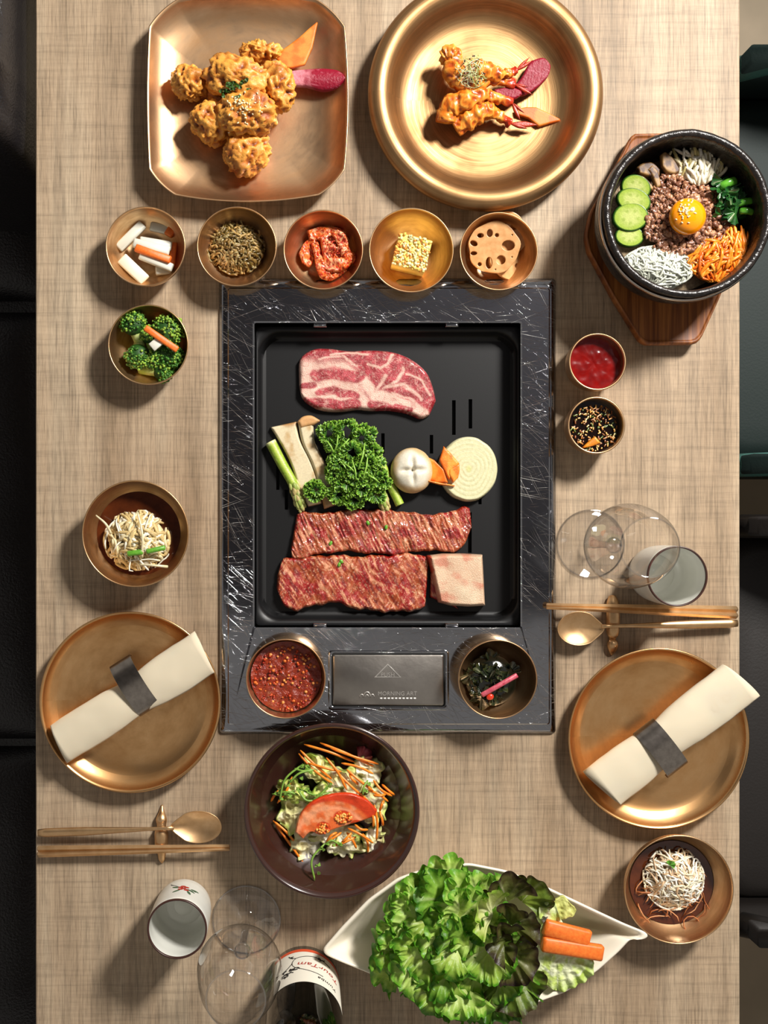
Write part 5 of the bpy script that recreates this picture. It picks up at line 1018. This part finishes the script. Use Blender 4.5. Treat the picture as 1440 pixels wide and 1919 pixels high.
ob('tomato_flesh', patch([(553, 1560), (560, 1530), (585, 1500), (620, 1487), (660, 1486), (690, 1500), (708, 1520)], [(568, 1574), (585, 1560), (600, 1566), (625, 1556), (650, 1548), (685, 1538), (704, 1530)], .036, .004, 120, 50, tomcol, lambda X, Y: (fbm(xy3(X, Y, .07), 2) - .5) * .002, w=4, zf=lambda X, Y: (X - 630) * -.00003 + (Y - 1530) * -.00008), m_vcg, parent=ts)
ob('seed_pulp', grains(40, 645, 1533, 16, 9, .0405, .0014, 1.4, 3, [A('f09a38'), A('e0601c'), A('f6b860')]), m_vcg, parent=ts, kind='stuff'); ob('seed_pulp', grains(30, 606, 1553, 12, 9, .0400, .0013, 1.4, 4, [A('f09a38'), A('e0601c'), A('f6b860')]), m_vcg, parent=ts, kind='stuff')
cs = []
for (a, b, c, d, z) in [(570, 1395, 665, 1428, .030), (600, 1392, 700, 1436, .031), (620, 1402, 710, 1432, .033), (563, 1406, 622, 1460, .036), (560, 1412, 626, 1470, .034), (578, 1430, 640, 1446, .038), (650, 1442, 700, 1482, .038), (655, 1450, 672, 1470, .037), (700, 1462, 735, 1492, .034), (690, 1480, 728, 1502, .034), (700, 1490, 724, 1488, .036), (512, 1538, 0, 0, 0), (720, 1500, 712, 1520, .034), (702, 1508, 706, 1575, .032), (695, 1512, 700, 1550, .035), (712, 1520, 718, 1548, .030), (652, 1552, 700, 1580, .034), (622, 1586, 668, 1568, .032), (610, 1580, 640, 1560, .033), (680, 1562, 690, 1598, .026), (632, 1560, 612, 1578, .036), (665, 1545, 690, 1555, .036), (660, 1560, 640, 1580, .034), (520, 1505, 548, 1455, .030), (508, 1502, 530, 1476, .026), (512, 1538, 560, 1588, .022), (516, 1544, 572, 1622, .020), (740, 1490, 716, 1470, .03), (668, 1590, 650, 1560, .03), (640, 1430, 700, 1450, .036), (630, 1445, 690, 1500, .036), (612, 1420, 650, 1480, .038)]:
    if z == 0: continue
    m_ = P((a + c) / 2 + rd.uniform(-4, 4), (b + d) / 2 + rd.uniform(-4, 4), z + .003); cs.append(tube(resamp([P(a, b, z), m_, P(c, d, z - .001)], 10), [.0006] + [.0014] * 8 + [.0006], 5, .7))
ob('carrot_shreds', join(cs), m_carrd, 'long orange carrot shreds strewn over the salad', 'carrot shreds', kind='stuff')
gr = []
for (a, b, c, d, e, f, z) in [(524, 1500, 535, 1460, 568, 1432, .036), (520, 1485, 545, 1485, 560, 1490, .034), (556, 1475, 575, 1500, 600, 1498, .037), (566, 1480, 590, 1490, 620, 1485, .038), (590, 1650, 585, 1610, 610, 1580, .036), (680, 1490, 682, 1475, 690, 1462, .04), (552, 1440, 570, 1445, 588, 1440, .036), (540, 1470, 560, 1450, 590, 1442, .038), (510, 1488, 530, 1490, 556, 1480, .03), (586, 1500, 600, 1490, 618, 1470, .039), (610, 1582, 620, 1575, 640, 1585, .034)]:
    gr.append(tube(resamp([P(a, b, z), P(c, d, z + .003), P(e, f, z)], 12), [.0005] + [.0011] * 10 + [.0004], 6))
    for q in range(5):
        u = rd.random(); gr.append(fan(P(a + (e - a) * u, b + (f - b) * u, z + .002), .0042, .6, 4, .0008, orient(rd.uniform(0, 6.3), .3), q, nphi=16, nr=4, pw=1))
ob('arugula_greens', join(gr), M('arugula', '5f8a2c', .4, c2='8fb04c', cs=200), 'thin green sprigs scattered over the salad', 'greens', kind='stuff')
rdc = fan(P(672, 1424, .024), .016, 1.4, 5, .004, orient(.3, .3), 5, nphi=60, nr=10, c0=A('d08090'), c1=A('7a0c1c'), c2=A('5a0814'), pw=1.5); ob('radicchio_leaf', rdc, m_leaf, 'dark red radicchio leaf at the top right of the salad', 'leaf')
# ---- leaves in the boat dish
def lettuce(cx, cy, z, R, az, tl, roll, lab, seed, cols=('d6e48c', '7cb02a', '4f8c1c'), K=11, amp=.0075, phm=1.45, grp='green lettuce leaves in the boat dish', name='lettuce_leaf', cup=.012, pw=2.0):
    ob(name, fan(P(cx, cy, z), R, phm, K, amp, orient(az, tl, roll), seed, cup, 200, 22, A(cols[0]), A(cols[1]), A(cols[2]), pw, .0, .03, wave=.0075), m_let, lab, 'lettuce leaf', grp)
m_let = M('lettuce', vc=True, rough=.4, bs=300, bump=.4, bd=.0015, spec=.45)
nt_ = m_let.node_tree; b_ = nt_.nodes['Principled BSDF']; tl_ = N(nt_, 'ShaderNodeBsdfTranslucent'); nt_.links.new(b_.inputs['Base Color'].links[0].from_socket, tl_.inputs[0]); mx_ = N(nt_, 'ShaderNodeMixShader'); mx_.inputs[0].default_value = .35
nt_.links.new(b_.outputs[0], mx_.inputs[1]); nt_.links.new(tl_.outputs[0], mx_.inputs[2]); nt_.links.new(mx_.outputs[0], nt_.nodes['Material Output'].inputs[0])
GL = 'bright green frilly lettuce leaf in the heap in the boat dish'
for i, (x, y, z, R, az, lab) in enumerate([(850, 1725, .050, .066, 2.75, 'large bright green frilly lettuce leaf at the left of the heap'), (850, 1780, .050, .066, 3.45, 'large bright green frilly lettuce leaf at the lower left of the heap'), (850, 1725, .052, .054, 2.1, 'large bright green frilly lettuce leaf at the top left of the heap'),
    (870, 1790, .052, .066, 4.1, 'large bright green frilly lettuce leaf at the bottom left of the heap'), (900, 1800, .052, .062, 4.75, 'large bright green frilly lettuce leaf at the bottom of the heap')]):
    lettuce(x, y, z, R, az, -.05, 0, lab, 100 + i, ('cfe07c', '7cb02c', '4c8a1c'), K=15, amp=.006, pw=3.5)
lettuce(915, 1765, .062, .034, .2, .2, 0, 'green lettuce leaf in the centre right of the heap, behind the brown leaves', 170, K=8, amp=.005, pw=4)
lettuce(930, 1795, .060, .036, 2.2, .2, 0, 'green lettuce leaf low in the centre right of the heap', 171, K=8, amp=.005, pw=4)
rl = random.Random(12); k = 0
for gy in range(7):
    for gx in range(7):
        x = 745 + gx * 35 + rl.uniform(-10, 10) + (gy % 2) * 12; y = 1652 + gy * 33 + rl.uniform(-9, 9)
        if math.hypot((x - 846) / 108, (y - 1760) / 108) > 1.0: continue
        az = math.atan2(-(y - 1765), (x - 945)); d = math.hypot((x - 850) / 130, (y - 1755) / 130); k += 1
        q = rl.random(); cc = ('c8dc6c', '78ac28', '4a8a1a') if q < .55 else (('dcec90', '9ccc40', '68a82a') if q < .85 else ('a0c850', '5c9620', '3a7418'))
        lettuce(x, y, .058 + .018 * (1 - d * d) + rl.uniform(-.003, .003), rl.uniform(.027, .036), az + rl.uniform(-.6, .6), rl.uniform(-.05, .65), rl.uniform(-.6, .6), GL, 200 + k, cc, K=rl.randrange(8, 12), amp=.0068, phm=1.5, cup=.002, pw=4.5)
lettuce(925, 1715, .074, .030, 2.6, .4, .2, 'pale yellow-green inner lettuce leaf at the centre right of the heap', 140, ('eef0b0', 'c4d860', '98c040'), 8, .005)
for i, (x, y, z, R, az, tl, lab) in enumerate([(950, 1690, .066, .034, 1.9, .2, 'dark red-brown lettuce leaf at the top of the boat dish'), (978, 1690, .058, .032, .9, .1, 'olive brown lettuce leaf touching the upper rim of the boat dish'), (958, 1735, .076, .030, .6, .3, 'dark red-brown lettuce leaf level with the upper thick carrot stick'),
    (952, 1760, .080, .026, 2.6, .4, 'folded dark brown lettuce leaf in the middle of the heap edge'), (955, 1790, .076, .030, -.4, .3, 'dark red-brown lettuce leaf just left of the lower thick carrot stick'), (925, 1772, .072, .026, .2, .4, 'small brown lettuce leaf tucked in the centre of the heap'), (955, 1825, .060, .038, -1.2, .1, 'olive red-edged lettuce leaf hanging over the lower rim')]):
    lettuce(x, y, z, R, az, tl, 0, lab, 150 + i, ('6a7436', '46341f', '30201a') if i in (0, 2, 3, 4, 5) else ('8aa03c', '55702a', '40361c'), 5, .006, 1.5, 'red leaf lettuce in the boat dish', 'red_lettuce_leaf')
lettuce(915, 1785, .074, .030, -.8, .3, 0, 'small green lettuce leaf at the lower right centre of the heap', 161, ('c8dc6c', '84b430', '4c8c1c'), 6, .005)
lettuce(935, 1820, .056, .050, -1.45, .0, 0, 'darker green lettuce leaf at the bottom, hanging over the front rim', 160, ('a8c44c', '5c9424', '3c701c'), 9, .007, 1.0)
def napcol(X, Y): n = fbm(xy3(X, Y, .08), 3); C = mixc(np.tile(A('e6ecc0'), (len(X), 1)), A('c0d470'), sstep(.35, .65, n)); e = np.hypot((X - 1030), (Y - 1775)) / 80; v = ridge(np.stack([X * .05, Y * .02, X * 0], 1), 2); C = mixc(C, A('a0bc48'), sstep(.8, 1.1, e) * .7); return mixc(C, A('f0f4da'), sstep(.86, .95, v) * .7)
ob('napa_leaf', disc([(985, 1740), (1005, 1715), (1012, 1690), (1030, 1680), (1050, 1720), (1080, 1760), (1110, 1790), (1112, 1830), (1085, 1850), (1050, 1862), (1020, 1845), (990, 1810), (975, 1780)], .056, .003, 50, lambda X, Y, S, T: napcol(X, Y), lambda X, Y, S, T: (ridge(xy3(X, Y, .07), 3) - .5) * .0035 + S ** 5 * .004 * np.sin(T * 24), 3, (0, .1), n=160), m_leaf, 'pale napa cabbage leaf with crinkled edge under the carrot sticks', 'cabbage leaf')
ob('napa_leaf', patch(wavy([(1010, 1740), (1022, 1715), (1030, 1690), (1050, 1680), (1078, 1700)], 2, 1), wavy([(1018, 1745), (1040, 1730), (1060, 1722), (1075, 1715), (1082, 1705)], 2, 3), .0535, .003, 60, 24, lambda X, Y: mixc(np.tile(A('d8d88c'), (len(X), 1)), A('a8b040'), fbm(xy3(X, Y, .06), 3)), lambda X, Y: (fbm(xy3(X, Y, .1), 3) - .5) * .007, w=3), m_leaf, 'second napa cabbage leaf behind the carrot sticks', 'cabbage leaf')
ob('carrot_stick', bar(P(1020, 1737, .0655), P(1106, 1759, .0640), Ln(29), .009, .002), m_carr, 'upper of the two thick carrot sticks in the boat dish', 'vegetable stick', 'thick carrot sticks'); ob('carrot_stick', bar(P(1016, 1768, .0660), P(1130, 1786, .0640), Ln(27), .010, .002), m_carr, 'lower and longer of the two thick carrot sticks in the boat dish', 'vegetable stick', 'thick carrot sticks')
